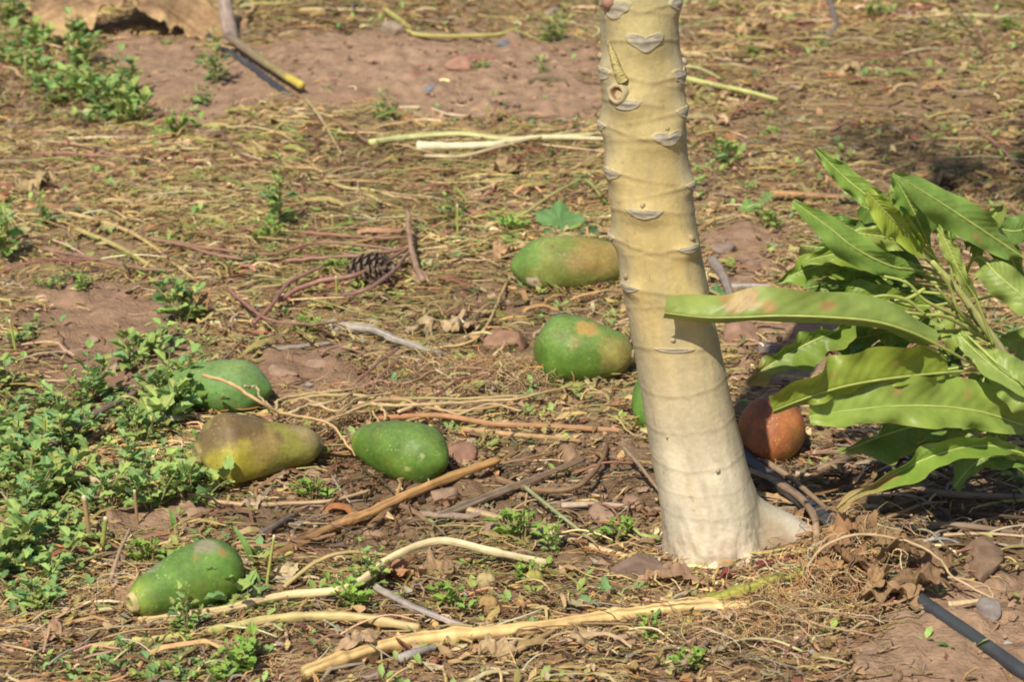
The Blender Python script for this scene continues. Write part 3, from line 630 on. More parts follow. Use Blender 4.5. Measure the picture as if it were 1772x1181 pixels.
# ------------------------------------------------------------------ stones and clods
bm = bmesh.new(); bmesh.ops.create_icosphere(bm, subdivisions=4, radius=1)
SV = np.array([v.co[:] for v in bm.verts]); SF = np.array([[v.index for v in f.verts] for f in bm.faces]); bm.free()
def stone(px, py, wpx, ratio, flat_, col, label, name='stone', seed=0, yaw=0.0, lumpy=.25, cat=None, group='loose stones and clods'):
    p = G(px, py); r = wpx*mpp(p)/2
    d = 1+lumpy*fbm(SV[:, 0]*1.2+seed*3, SV[:, 1]*1.2, SV[:, 2]*1.2, seed, 4)
    v = SV*d[:, None]
    g = np.random.default_rng(seed+100)
    for k in range(9):                                   # chipped faces
        n = g.normal(size=3); n /= np.linalg.norm(n); c = .62+.25*g.random(); s = v@n; q = s > c; v[q] -= n[None]*(s[q]-c)[:, None]*.85
    v = v*np.array((1, ratio, flat_))*r; ca, sa = math.cos(yaw), math.sin(yaw)
    v = np.stack((v[:, 0]*ca-v[:, 1]*sa, v[:, 0]*sa+v[:, 1]*ca, v[:, 2]), -1); v[:, 2] -= v[:, 2].min()*.62
    C = np.array(col)*(1+.3*fbm(SV[:, 0]*3, SV[:, 1]*3, SV[:, 2]*3+seed, seed, 4))[:, None]
    o = link(name, mesh_np(name, v, SF, M_STONE, C)); o.location = p
    return tag(o, label, cat or ('clod' if 'clod' in name else 'stone'), group)
RED_, BRN_, GRY_, BLU_ = (.32, .18, .125), (.32, .215, .15), (.29, .255, .23), (.20, .21, .23)
STN = [(800, 122, 58, .8, .55, RED_, 'flat reddish-brown stone on the bare soil strip behind the pale stalks', 'stone'),
       (742, 160, 44, .7, .5, BLU_, 'blue-grey flat stone in the bare soil strip behind the pale stalks', 'stone'),
       (712, 157, 22, .8, .5, BLU_, 'small blue-grey chip left of the blue-grey flat stone', 'stone'),
       (712, 132, 38, .8, .35, (.36, .15, .10), 'low brick-red stone between the blue-grey chip and the flat brown stone', 'stone'),
       (843, 122, 18, .6, 1.1, GRY_, 'small grey stone right beside the flat reddish-brown stone', 'stone'),
       (872, 82, 26, .8, .7, BLU_, 'dark grey stone at the far edge of the bare soil strip', 'stone'),
       (893, 86, 26, .8, .6, RED_, 'brown stone touching the dark grey stone at the far soil edge', 'stone'),
       (300, 150, 62, .7, .28, (.29, .18, .13), 'low wide clod of earth beside the upper weed patch', 'soil_clod'),
       (680, 58, 60, .6, .6, (.28, .22, .16), 'rounded clod of earth at the back under yellow stems', 'soil_clod'),
       (800, 797, 60, .8, .75, (.29, .165, .12), 'reddish-brown rock just right of the smooth bright green papaya', 'stone'),
       (768, 872, 56, .7, .7, BRN_, 'round brown stone behind the crossing grey stick', 'stone'),
       (853, 935, 60, .7, .7, BRN_, 'squarish brown stone in front of the grey stick, above the bent pale stalk', 'stone'),
       (985, 800, 52, .6, .7, (.29, .19, .12), 'tan rounded stone left of the trunk under thin twigs', 'stone'),
       (1105, 1000, 110, .45, .5, (.19, .13, .1), 'dark elongated clod of earth against the left foot of the trunk', 'soil_clod'),
       (1120, 955, 40, .8, .8, (.27, .2, .11), 'yellowish clod beside the left foot of the trunk', 'soil_clod'),
       (1040, 900, 70, .7, .5, BRN_, 'crumbly brown clod between the stick and the trunk', 'soil_clod'),
       (1095, 880, 56, .8, .6, (.29, .18, .12), 'brown clod close to the left side of the trunk', 'soil_clod'),
       (640, 930, 46, .8, .5, BRN_, 'brown clod under the orange-brown stick', 'soil_clod'),
       (1283, 600, 70, .8, .8, (.30, .18, .125), 'pinkish-brown rock right behind the trunk below the long front leaf', 'stone'),
       (1330, 615, 48, .8, .8, (.17, .14, .13), 'shade-darkened grey rock beside the pinkish-brown rock behind the trunk', 'stone'),  # the trunk's shade is painted into this rock's colour
       (1410, 610, 58, .8, .6, (.32, .2, .145), 'pinkish angular stone on the soil under the sapling', 'stone'),
       (1447, 612, 44, .8, .8, (.34, .22, .16), 'pale angular stone in the middle of the soil under the sapling', 'stone'),
       (1510, 615, 70, .7, .5, (.31, .2, .14), 'flat pinkish stone beneath the sapling petioles', 'stone'),
       (1250, 440, 46, .8, .6, (.27, .2, .17), 'grey-brown stone just right of the trunk behind the grey stick', 'stone'),
       (1300, 465, 34, .8, .6, (.28, .19, .14), 'small brown stone on bare soil right of the trunk', 'stone'),
       (1330, 445, 28, .8, .6, (.28, .19, .14), 'small stone on the soil left of the sapling leaf', 'stone'),
       (1712, 1070, 50, .8, .9, (.26, .225, .21), 'grey stone on the bare soil behind the drip pipe', 'stone'),
       (1745, 1118, 20, .8, .6, (.33, .31, .28), 'small pale pebble between the grey stone and the pipe', 'stone'),
       (880, 605, 90, .7, .5, (.29, .17, .11), 'flaky reddish-brown clod left of the plump green papaya', 'soil_clod'),
       (1700, 985, 150, .45, .32, (.23, .15, .10), 'large dark clod of earth behind the bare soil on the right', 'soil_clod'),
       (1600, 960, 60, .6, .5, (.22, .145, .1), 'dark clod of earth in front of the sapling leaves', 'soil_clod'),
       (480, 655, 70, .6, .4, BRN_, 'low brown clod behind the half-buried green papaya', 'soil_clod'),
       (545, 640, 56, .6, .4, BRN_, 'low brown clod near the grey wood piece', 'soil_clod'),
       (540, 830, 44, .7, .6, BRN_, 'brown clod below the narrow end of the mottled papaya', 'soil_clod'),
       (590, 860, 36, .7, .6, (.24, .15, .1), 'small brown clod below the gap between two papayas', 'soil_clod'),
       (700, 990, 60, .4, .35, (.4, .22, .12), 'orange-brown flat clod under the bent pale stalk', 'soil_clod'),
       (195, 985, 70, .6, .45, (.25, .17, .12), 'grey-brown clod left of the dusty papaya', 'soil_clod'),
       (930, 90, 30, .7, .5, BRN_, 'small brown stone left of the trunk on the far soil strip', 'stone'),
       (600, 105, 26, .7, .5, BRN_, 'small brown stone near the yellow-tipped stick', 'stone'),
       (160, 590, 30, .7, .4, BRN_, 'small brown clod on the bare patch among left weeds', 'soil_clod')]
for i, (a, b, w, rt, fl, c, lb, nm) in enumerate(STN): stone(a, b, w, rt, fl, c, lb, nm, seed=i*5+2, yaw=i*.7, lumpy=.45 if nm == 'soil_clod' else .25)

# ------------------------------------------------------------------ stalks, sticks and vines
ST_N = [0]
def stalk(name, label, cat, col, rpx, pts, col2=None, group=None, taper=.6, lift=.016, nodes=0, n=None, sides=10, rough=.12, streak=.2, tips=None):
    ST_N[0] += 1
    P = [G(p[0], p[1], lift+(p[2] if len(p) > 2 else 0)) for p in pts]
    rpx = rpx*(.82 if name == 'root_strand' else .62 if name == 'dry_vine' else .62 if name == 'red_stem' else 1)
    r = rpx*mpp(P[len(P)//2])*.84; P = [tuple(p) for p in P]
    k = len(P); n = n or max(20, 9*k); sides = max(sides, 16) if rpx > 6 else sides; t = np.linspace(0, 1, n); rad = r*(1-(1-taper)*t)
    if nodes:
        for q in range(nodes): rad = rad*(1+.30*np.exp(-((t-(q+.6)/nodes)/.016)**2)-.08*np.exp(-((t-(q+.6)/nodes-.03)/.02)**2))
    pc = None
    if tips is not None:
        def pc(C, t, a):
            C = np.broadcast_to(C, (len(t), len(a), 3)).copy(); m = sstep(tips[0], tips[0]+.05, t)[:, None, None]; return C*(1-m)+np.array(tips[1])*m
    me = tube(name, P, rad, n, sides, col, col2, ST_N[0]*7, rough, streak, pcol=pc, wig=.004 if 'root' in name else (.003 if 'vine' in name or 'red' in name else .0008))
    return thing_mesh(name, me, label, cat, group)
PALE, TAN, ORG, BRW, GRW, PUR, YGR, DBR = (.68, .56, .34), (.60, .45, .23), (.42, .235, .095), (.24, .15, .085), (.36, .32, .27), (.25, .105, .085), (.42, .42, .13), (.14, .095, .06)
S_ = stalk
S_('dry_stalk', 'thick tan ribbed stalk along the front below the trunk', 'stalk', (.56, .38, .16), 15, [(525, 1168), (600, 1140), (720, 1108), (900, 1092), (1080, 1066), (1180, 1054), (1295, 1052)], (.66, .47, .21), nodes=4, n=110, taper=1.0, lift=.016, sides=16, rough=.3, streak=.5)
S_('dry_stalk', 'pale yellow stalk arching up beside the dusty papaya', 'stalk', TAN, 10, [(240, 1078), (380, 1058, .006), (490, 1032, .012), (600, 1018, .02), (680, 965, .035), (760, 937, .04), (850, 955, .03), (945, 975, .01)], PALE, nodes=3, n=64, taper=.75, lift=.01, rough=.2, streak=.3)
S_('dry_stalk', 'thin bent straw arching off the pale yellow stalk', 'stalk', (.48, .37, .16), 5, [(490, 1018), (545, 975, .02), (600, 957, .025), (680, 962, .01)])
S_('dry_stalk', 'green-tinged stalk across the lower left in front of the dusty papaya', 'stalk', YGR, 9, [(160, 1122), (260, 1110), (380, 1090, .004), (480, 1072, .01), (600, 1068, .012), (725, 1088, .004)], (.54, .40, .20), nodes=4, n=60, taper=1.1, lift=.008, rough=.2, streak=.3)
S_('woody_stick', 'orange-brown split stick slanting below the bright green papaya', 'stick', (.34, .19, .09), 11, [(470, 968), (570, 915, .006), (640, 888, .01), (740, 842, .014), (862, 797, .016)], (.54, .31, .12), n=60, taper=.8, lift=.012, sides=14, rough=.35, streak=.5)
S_('woody_stick', 'brown stick end hidden under the orange-brown split stick', 'stick', BRW, 8, [(640, 915), (665, 890), (690, 875), (735, 900), (750, 930)], (.3, .2, .12))
S_('woody_stick', 'grey-brown weathered stick slanting over brown stones', 'stick', (.21, .165, .12), 10, [(755, 897), (850, 858, .008), (910, 836, .01), (1010, 795, .012)], (.22, .15, .1), n=40, lift=.014, rough=.3, streak=.45)
S_('woody_stick', 'curved dark twig bending beneath the trunk side of the grey stick', 'stick', BRW, 7, [(860, 830), (930, 850, .006), (1000, 842, .012), (1040, 800, .012), (1050, 770)], n=40)
S_('dry_stalk', 'tan straw slanting down right towards the trunk foot', 'stalk', (.38, .28, .17), 8, [(805, 882), (900, 908), (1020, 945), (1100, 968)], TAN, lift=.012)
S_('green_stem', 'thin straight green stem crossing the tan straw', 'stem', (.30, .34, .17), 4.5, [(908, 843, .02), (960, 885, .012), (1030, 940)], n=16)
S_('woody_stick', 'short pale weathered stick lying level left of the trunk', 'stick', (.42, .33, .25), 7, [(972, 876), (1040, 874), (1098, 878)])
S_('dry_stalk', 'long reddish-brown stalk behind the bright green papaya', 'stalk', (.36, .18, .09), 6, [(655, 724), (760, 720, .008), (860, 735, .008), (960, 738), (1072, 746)], (.42, .24, .13), n=40, taper=.9)
S_('dry_stalk', 'tan stalk lying under the long reddish-brown one', 'stalk', (.43, .28, .14), 6.5, [(800, 744), (880, 752, .004), (950, 758, .004), (1005, 764)])
S_('woody_stick', 'grey driftwood-like branch behind the pale root tangle', 'stick', (.40, .355, .30), 10, [(575, 566), (640, 570, .012), (690, 590, .014), (765, 614)], (.33, .29, .25), n=50, lift=.012, sides=14, rough=.4, streak=.6)
S_('woody_stick', 'thin grey stick left of the driftwood-like branch', 'stick', (.34, .29, .25), 6, [(455, 607), (510, 601), (572, 594)], lift=.01)
S_('dry_vine', 'curved pale tan vine rising towards the olive papaya', 'vine', (.47, .35, .16), 5.5, [(885, 478), (866, 510, .004), (848, 555, .006), (820, 590, .004), (755, 602), (700, 588)], n=46, taper=.9)
RT = 'pale root tangle between the papayas'
S_('root_strand', 'pale root strand running from the half-buried papaya to the bright green one', 'root', (.50, .34, .16), 5, [(352, 650, .085), (400, 664, .082), (440, 690, .085), (480, 712, .06), (520, 722, .05), (570, 735, .04), (600, 768, .02), (618, 795)], n=50, group=RT)
S_('root_strand', 'pale yellow root strand running level above the bright green papaya', 'root', (.46, .37, .17), 5, [(480, 705, .02), (520, 690, .02), (600, 683, .02), (680, 690, .02), (780, 690, .012), (880, 687, .01), (975, 676)], n=56, group=RT)
S_('root_strand', 'orange-tan root strand looping over the top of the bright green papaya', 'root', (.48, .31, .16), 5, [(545, 738, .03), (610, 705, .025), (690, 692, .02), (770, 712, .012), (850, 706, .01), (940, 690)], n=56, group=RT)
S_('root_strand', 'forked root strand dropping between the mottled and the bright green papayas', 'root', (.46, .31, .17), 4.5, [(560, 735, .03), (590, 720, .03), (640, 712, .02), (655, 730, .012)], n=30, group=RT)
S_('root_strand', 'thin root strand tangled left of the smooth bright green papaya', 'root', (.43, .31, .17), 4, [(505, 700, .03), (525, 690, .03), (560, 700, .03), (590, 690, .03), (640, 668, .01), (700, 640)], n=40, group=RT)
S_('root_strand', 'wavy brown root strand behind the pale root tangle', 'root', (.33, .2, .13), 4, [(640, 655), (700, 665, .01), (760, 640, .012), (850, 640, .01), (930, 655)], n=40, group=RT)
S_('root_strand', 'reddish root strand left of the plump green papaya', 'root', PUR, 4.5, [(700, 715), (760, 680, .01), (800, 655, .012), (860, 650)], n=36, group=RT)
for lb, r, pts in (('pale wiry root looping behind the mottled papaya neck', 4, [(500, 716, .05), (540, 700, .045), (585, 712, .04), (620, 690, .03), (680, 680, .02)]),
                   ('pale wiry root hooked above the smooth bright green papaya', 4, [(600, 715, .03), (640, 700, .03), (662, 708, .03), (668, 728, .02)]),
                   ('long straw-coloured root running right towards the trunk', 5, [(620, 700, .02), (720, 702, .018), (820, 695, .014), (900, 690, .014), (990, 668, .01)]),
                   ('thin branching root in front of the half-buried papaya', 3.5, [(420, 668, .06), (445, 672, .05), (452, 690, .045), (470, 706, .04)]),
                   ('yellowish root strand rising at the left of the root tangle', 4, [(478, 712, .03), (482, 694, .03), (520, 684, .025), (580, 678, .02), (640, 668, .012)]),
                   ('brown-pink root strand crossing in the middle of the root tangle', 4.5, [(690, 712, .015), (740, 700, .015), (790, 716, .012), (850, 700, .012), (905, 712, .01)])):
    S_('root_strand', lb, 'root', (.56, .42, .23), r, pts, (.50, .36, .19), group=RT, n=44)
PU = 'purple-red stems around the pine cone'
for lb, r, pts in (('straight purple-red stem left of the pine cone pointing at its fork', 7, [(495, 452), (570, 445, .008), (640, 440, .014), (705, 430, .016)]),
                   ('thick purple-red stem crossing just above the pine cone', 9, [(480, 520), (540, 490, .01), (620, 475, .018), (705, 432, .018)]),
                   ('purple-red stem slanting across the front of the pine cone', 8, [(590, 512), (640, 498, .022), (680, 470, .022), (712, 432, .02)]),
                   ('thin purple-red stem high behind the pine cone', 6, [(300, 418), (380, 432), (470, 440, .006), (560, 420, .01), (700, 434, .012)]),
                   ('purple-red stem curving below the upright green sprig', 6, [(395, 500), (430, 530, .004), (470, 555, .008), (540, 562, .006), (600, 555)]),
                   ('brownish-red stem left of the pine cone sloping to the soil', 8, [(440, 560), (470, 530, .01), (500, 490, .014), (560, 460, .012)]),
                   ('long purple stem lying across straw at the upper left weeds', 6, [(75, 430), (150, 445), (230, 462), (300, 470)]),
                   ('purple stem pair member lying across the straw left of the green sprig', 7, [(260, 412), (320, 425), (370, 440, .004), (420, 448)]),
                   ('reddish stem on straw behind the pine cone, sloping right', 6, [(520, 402), (600, 408), (650, 412, .004), (740, 408)]),
                   ('thin red stem lying level behind the long pale straw on the left', 5, [(60, 265), (120, 266), (180, 270), (232, 272)]),
                   ('short red stem near the low weeds left of the driftwood-like branch', 5, [(420, 585), (400, 610), (380, 632)]),
                   ('red-brown stem leaning across the soil behind the root tangle', 6, [(590, 690), (630, 650, .01), (690, 600, .012)]),
                   ('second red-brown stem leaning beside the first behind the root tangle', 5, [(635, 690), (655, 655, .01), (690, 620, .012)]),
                   ('magenta stem at the back of the straw near the tiny bright weed', 5, [(575, 205), (610, 225), (635, 245)]),
                   ('purple stems end lying on the far right mat', 6, [(1690, 225), (1730, 255), (1772, 300)]),
                   ('short purple stem on the right mat behind the trunk', 5, [(1440, 225), (1460, 215), (1490, 200)]),
                   ('thin pinkish stem standing at the top right', 4, [(1640, 5), (1690, 50, .05), (1715, 95)]),
                   ('red stub curled in front of the driftwood-like branch', 5, [(555, 615), (580, 600, .01), (610, 606, .01), (640, 618)])):
    S_('red_stem', lb, 'stem', (.27+.06*random.random(), .135+.04*random.random(), .10+.03*random.random()), r, pts, (.28, .16, .12), group=PU, taper=.75, lift=.024, rough=.2)
S_('dry_root', 'brown dry stem with a bulbous root end right of the pine cone', 'root', (.30, .19, .13), 5.5, [(705, 365, .05), (708, 400, .04), (712, 435, .03), (722, 465, .02), (730, 485, .012)], (.34, .22, .15), n=30, taper=1.2)
PS = 'pale stalks beside the trunk'
_S = S_
def S_(*a, **k):
    if a[0] == 'pale_stalk': k.setdefault('lift', .026)
    return _S(*a, **k)
S_('pale_stalk', 'long pale green stalk reaching the trunk behind the straw', 'stalk', (.58, .58, .26), 6.5, [(640, 246), (720, 236), (800, 232), (880, 240), (960, 236), (1055, 230)], (.56, .53, .26), group=PS, n=40)
S_('pale_stalk', 'thick whitish stalk lying below the long pale green one', 'stalk', (.72, .64, .44), 10, [(722, 253), (780, 253), (850, 250), (930, 238), (1050, 240)], (.57, .50, .30), group=PS, n=40, taper=.4)
S_('pale_stalk', 'thin straw-coloured stalk crossing under the thick whitish one', 'stalk', (.55, .45, .26), 4, [(735, 270), (800, 270), (860, 255), (920, 240), (1000, 225)], group=PS)
S_('pale_stalk', 'pale green stalk poking out right of the trunk', 'stalk', (.52, .52, .20), 6, [(1165, 130), (1230, 145), (1290, 158), (1345, 172)], (.50, .52, .18), group=PS)
S_('pale_stalk', 'thin pale stalk just above the one poking out right of the trunk', 'stalk', (.48, .44, .20), 4, [(1165, 112), (1210, 118), (1245, 135)], group=PS)
S_('straw_stem', 'whitish straw lying level in front of the upper weed patch', 'straw', (.60, .50, .32), 4, [(113, 241), (170, 238), (250, 239)])
S_('straw_stem', 'yellowish straw lying level right of the upper weed patch', 'straw', (.52, .44, .2), 4, [(270, 259), (320, 257), (358, 258)])
S_('straw_stem', 'long straw slanting down right in the olive mat', 'straw', (.48, .37, .17), 4, [(425, 237), (480, 275), (520, 300), (560, 312)])
S_('straw_stem', 'long tan straw slanting across the left mat towards the green sprig', 'straw', (.47, .34, .15), 5, [(115, 368), (180, 385), (240, 410), (300, 455), (345, 490)])
S_('straw_stem', 'olive straw slanting beside the long tan straw on the left mat', 'straw', (.42, .34, .13), 6, [(130, 395), (200, 425), (260, 460), (310, 490)])
S_('straw_stem', 'tan straw curving in the olive mat left of the green leaf', 'straw', (.46, .38, .18), 4, [(560, 310), (600, 325), (650, 330), (720, 355)])
S_('straw_stem', 'pale straw curled at the rear edge of the mat beside the tiny bright weed', 'straw', (.58, .46, .3), 4, [(690, 186), (740, 187), (775, 197), (820, 202)])
S_('straw_stem', 'yellow-green stem lying across the rear litter strip', 'straw', (.42, .38, .12), 6, [(665, 15), (700, 40), (725, 60), (850, 60), (900, 48)])
S_('straw_stem', 'tan straw lying level near the dead leaf and the back litter', 'straw', (.46, .36, .2), 5, [(520, 15), (590, 17), (650, 18)])
S_('straw_stem', 'straw leaning up out of the straw heap right of the yellow tip', 'straw', (.44, .35, .18), 3.5, [(530, 170, .02), (555, 205, .01), (590, 265)])
S_('woody_stick', 'brown stick with a yellow broken tip beside the black pipe', 'stick', (.20, .155, .12), 9, [(395, 62, .03), (440, 95, .02), (480, 122, .014), (522, 148, .012)], (.34, .26, .1), n=40, tips=(.80, (.55, .43, .09)), taper=.95)
S_('wooden_stake', 'grey-brown stake rising out of the dead leaf at the top edge', 'stake', (.30, .23, .19), 16, [(402, 75), (395, 40, .03), (388, 0, .08), (380, -60, .16)], n=30, taper=.9)
S_('grey_twig', 'dark bent twig on the right mat at the top', 'twig', (.17, .14, .12), 9, [(1436, 0), (1442, 25), (1446, 45), (1430, 66)])
S_('woody_stick', 'brown curved stick bending over the drip pipe beside the trunk foot', 'stick', (.33, .22, .14), 7, [(1298, 815, .01), (1340, 832, .02), (1390, 868, .03), (1412, 905, .026), (1412, 950, .002)], (.37, .25, .16), n=50, taper=.95, rough=.3, streak=.4)
S_('woody_stick', 'flat brown stick lying along the rear side of the drip pipe', 'stick', (.34, .23, .15), 7, [(1325, 800, .012), (1370, 830, .016), (1420, 872, .012), (1450, 900)], (.2, .14, .09), n=40)
S_('woody_stick', 'pale stick lying behind the ripe orange papaya litter', 'stick', (.40, .32, .26), 10, [(1500, 770), (1525, 790, .006), (1548, 812)], (.33, .26, .2))
S_('grey_twig', 'long grey stick leaning behind the trunk on the right', 'twig', (.30, .25, .21), 12, [(1232, 452), (1252, 480, .012), (1268, 525, .012)], (.26, .21, .18), n=26)
S_('grey_twig', 'short pale stick lying level right of the trunk', 'twig', (.40, .36, .31), 7, [(1262, 497), (1300, 495), (1335, 497)])
S_('woody_stick', 'orange-brown stalk lying level behind the sapling leaf tips', 'stick', (.40, .22, .10), 9, [(1340, 336), (1400, 338), (1470, 342)], (.27, .16, .1))
S_('dry_vine', 'thin pale vine looping over the crumpled brown leaves', 'vine', (.46, .33, .19), 5, [(1395, 985, .02), (1430, 945, .05), (1490, 926, .06), (1570, 938, .05), (1620, 965, .04), (1650, 1000, .02), (1722, 1040)], n=54, taper=.9)
S_('dry_vine', 'small tan vine loop near the drip pipe end', 'vine', (.42, .30, .18), 4, [(1640, 1000, .02), (1690, 1008, .012), (1715, 1025, .01), (1720, 1045)], n=26)
S_('dry_vine', 'brown wiry root looping below the crumpled leaves', 'vine', (.36, .24, .14), 5, [(1330, 1062), (1370, 1072, .008), (1420, 1058, .014), (1480, 1068, .012), (1550, 1078)], n=40)
S_('dry_vine', 'wiry root running from the thick stalk end to the right', 'vine', (.40, .27, .16), 6, [(1285, 1052, .01), (1340, 1066, .012), (1380, 1072, .012), (1430, 1085, .01), (1510, 1100)], n=40)
S_('rotten_stalk', 'yellow-green rotten stalk in front of the trunk foot', 'stalk', (.36, .35, .07), 13, [(1215, 1043), (1280, 1025, .004), (1340, 1003, .01), (1425, 985, .006)], (.27, .28, .07), n=50, taper=.9, rough=.4, streak=.4, sides=14)
S_('woody_stick', 'grey splintered stick in front of the pale arching stalk', 'stick', (.37, .32, .28), 9, [(650, 1018), (700, 1045, .004), (760, 1070, .006), (805, 1087)], (.33, .28, .25), n=40, rough=.4, streak=.6)
S_('woody_stick', 'dark stick slanting among the weeds left of the mottled papaya', 'stick', (.15, .115, .09), 10, [(75, 782), (110, 755, .01), (160, 720, .014), (235, 680, .01)], (.2, .155, .12), n=40)
S_('woody_stick', 'pale broken corn-like stem lying in the lower left weeds', 'stick', (.48, .37, .23), 9, [(110, 818), (150, 830, .01), (190, 836, .01), (248, 850)], (.42, .3, .18), nodes=5, n=60)
S_('straw_stem', 'tan straw lying below the mottled papaya', 'straw', (.42, .29, .17), 6, [(360, 868), (430, 875), (500, 872), (570, 868), (640, 850)], n=30)
S_('woody_stick', 'short dark stick left of the bent pale stalk', 'stick', (.16, .125, .105), 9, [(450, 925), (480, 908, .006), (508, 892)])
S_('straw_stem', 'brown straw slanting right above the dusty papaya', 'straw', (.36, .22, .12), 6, [(410, 948), (480, 945), (540, 935), (580, 925)])
S_('straw_stem', 'tan straw in front of the thick stalk slanting into the litter', 'straw', (.40, .28, .15), 7, [(890, 1130), (930, 1108, .006), (960, 1092)])
S_('straw_stem', 'brown forked straw below the thick tan stalk near the trunk', 'straw', (.36, .25, .14), 7, [(1060, 1108), (1130, 1092, .004), (1200, 1082), (1260, 1065)], n=24)
S_('straw_stem', 'grey-brown straw slanting below the thick stalk', 'straw', (.3, .22, .15), 8, [(1180, 1150), (1215, 1120, .006), (1250, 1085)])
S_('woody_stick', 'grey stub under the left end of the thick tan stalk', 'stick', (.33, .29, .26), 11, [(690, 1142), (720, 1130, .006), (752, 1122)])
S_('woody_stick', 'yellowish short stick on the bare soil behind the drip pipe', 'stick', (.60, .46, .27), 7, [(1642, 1048), (1670, 1044), (1702, 1040)])
S_('straw_stem', 'thin straw propped in the weeds left of the dusty papaya', 'straw', (.38, .26, .18), 5, [(190, 1010), (205, 960, .02), (225, 915, .02)])
S_('woody_stick', 'long brown stick along the back of the right litter', 'stick', (.23, .165, .115), 9, [(1590, 850), (1660, 858, .006), (1772, 862), (1850, 866)], n=30)
S_('woody_stick', 'brown stick lying below the lowest sapling leaf', 'stick', (.26, .19, .13), 8, [(1600, 910), (1680, 912, .006), (1770, 925)], n=30)
S_('woody_stick', 'short brown stick lying right of the ripe orange papaya', 'stick', (.25, .17, .115), 10, [(1415, 815), (1450, 800, .008), (1480, 790)])
S_('woody_stick', 'flat weathered chip in front of the ripe orange papaya', 'stick', (.42, .34, .27), 8, [(1378, 822), (1402, 826), (1425, 824)])
S_('straw_stem', 'thin twig leaning against the left side of the trunk', 'straw', (.27, .19, .13), 5, [(1080, 775, .03), (1110, 810, .02), (1140, 850)])

# single straws, told apart by colour, length and the nearest landmark
MARKS = [('the pine cone', 640, 500), ('the olive papaya', 985, 455), ('the plump green papaya', 1015, 610), ('the mottled papaya', 455, 775), ('the smooth bright green papaya', 690, 780), ('the dusty papaya', 320, 1005),
         ('the ripe orange papaya', 1335, 735), ('the upper weed patch', 160, 170), ('the tall upright green sprig', 480, 400), ('the thick tan stalk', 950, 1085), ('the trunk foot', 1230, 980), ('the long pale stalks', 850, 245),
         ('the sapling', 1560, 480), ('the crumpled leaf heap', 1500, 980), ('the broad vine leaf', 970, 370), ('the bare patch', 160, 600), ('the upper trunk', 1110, 150), ('the half-buried papaya', 390, 660), ('the drip pipe end', 1650, 1080), ('the orange-brown split stick', 720, 860), ('the weed right of the trunk', 1255, 285), ('the dark bent twig', 1440, 40), ('the green-tinged stalk', 430, 1090), ('the curved pale vine', 850, 540)]
def project(x, y, z=.02):
    v = np.array((x, y, z-CAM_H)); f = v@_F; return W0/2+FPX*(v@_R)/f, H0/2-FPX*(v@_U)/f
def whereabouts(x, y):
    px, py = project(x, y); d = [((px-a)/1.3)**2+(py-b)**2 for _, a, b in MARKS]; n_, a, b = MARKS[int(np.argmin(d))]
    dx, dy = px-a, py-b; far = 'just ' if min(d) < 80**2 else 'further '
    if abs(dx) > abs(dy)*1.6: r_ = 'right of' if dx > 0 else 'left of'
    elif abs(dy) > abs(dx)*1.6: r_ = 'in front of' if dy > 0 else 'behind'
    else: r_ = ('in front and right of' if dx > 0 else 'in front and left of') if dy > 0 else ('behind and right of' if dx > 0 else 'behind and left of')
    return far+r_+' '+n_
def straws(n, pg, mixw, label, group, Lr=(.08, .22), rr=(.0011, .0021), yaw0=0.0, ys=.5, name='dry_straw'):
    k = 0; lo = pg.min(0); hi = pg.max(0)
    while k < n:
        x = lo[0]+rng.random()*(hi[0]-lo[0]); y = lo[1]+rng.random()*(hi[1]-lo[1])
        if not inside(pg, np.array([x]), np.array([y]))[0]: continue
        k += 1; c = pick(1, **mixw)[0]; L = Lr[0]+(Lr[1]-Lr[0])*rng.random(); a = yaw0+rng.normal(0, ys)
        cv = rng.normal(0, .35); m = rng.random()*.012; pts = []
        for s in (-.5, -.17, .17, .5):
            X = x+math.cos(a+cv*s)*L*s; Y = y+math.sin(a+cv*s)*L*s; pts.append((X, Y, float(height(X, Y))+.014+m*(1-4*s*s)+.008*rng.random()))
        r = rr[0]+(rr[1]-rr[0])*rng.random()
        cn = PN[int(np.argmin(((PA-c)**2).sum(1)))]; cn = dict(pale='pale', red='reddish', green='greenish', dark='blackish', grey='greyish', orange='orange-tan').get(cn, cn)
        ln = 'short' if L < Lr[0]+(Lr[1]-Lr[0])*.35 else 'long' if L > Lr[0]+(Lr[1]-Lr[0])*.7 else 'medium-length'
        thing_mesh(name, tube(name, pts, (r, r*.9, r*.6), 10, 5, c, None, k, .2, .2), f"{ln} {cn} {'twig' if 'twig' in name else 'straw'} {whereabouts(x, y)}", 'twig' if 'twig' in name else 'straw', group)
straws(55, OLIVE[0], dict(olive=4, tan=3, pale=2, green=1), 'thin olive dry straw lying in the mat left of the trunk', 'straws of the left mats', yaw0=-.3)
straws(35, poly((20, 260), (420, 260), (430, 480), (30, 480)), dict(olive=3, tan=3, red=2, pale=1), 'thin dry straw on the left mat behind the bare patch', 'straws of the left mats', yaw0=-.5)
straws(45, poly((1200, 30), (1770, 20), (1770, 300), (1420, 330), (1220, 330)), dict(tan=3, olive=2, brown=2, pale=1, red=1), 'thin dry straw on the far mat right of the trunk', 'straws of the far mat', Lr=(.1, .26), rr=(.0014, .0026))
straws(30, poly((40, 1090), (1450, 1100), (1480, 1175), (40, 1175)), dict(tan=3, brown=2, pale=1, grey=1), 'thin straw scrap in the litter along the front edge', 'straws of the front litter', Lr=(.05, .13), ys=1.2)
straws(36, poly((560, 800), (1130, 780), (1140, 960), (600, 930)), dict(brown=4, dark=2, tan=1, grey=1), 'thin dark twig on the crumbly earth left of the trunk', 'twigs left of the trunk', Lr=(.05, .14), ys=1.2, name='thin_twig')
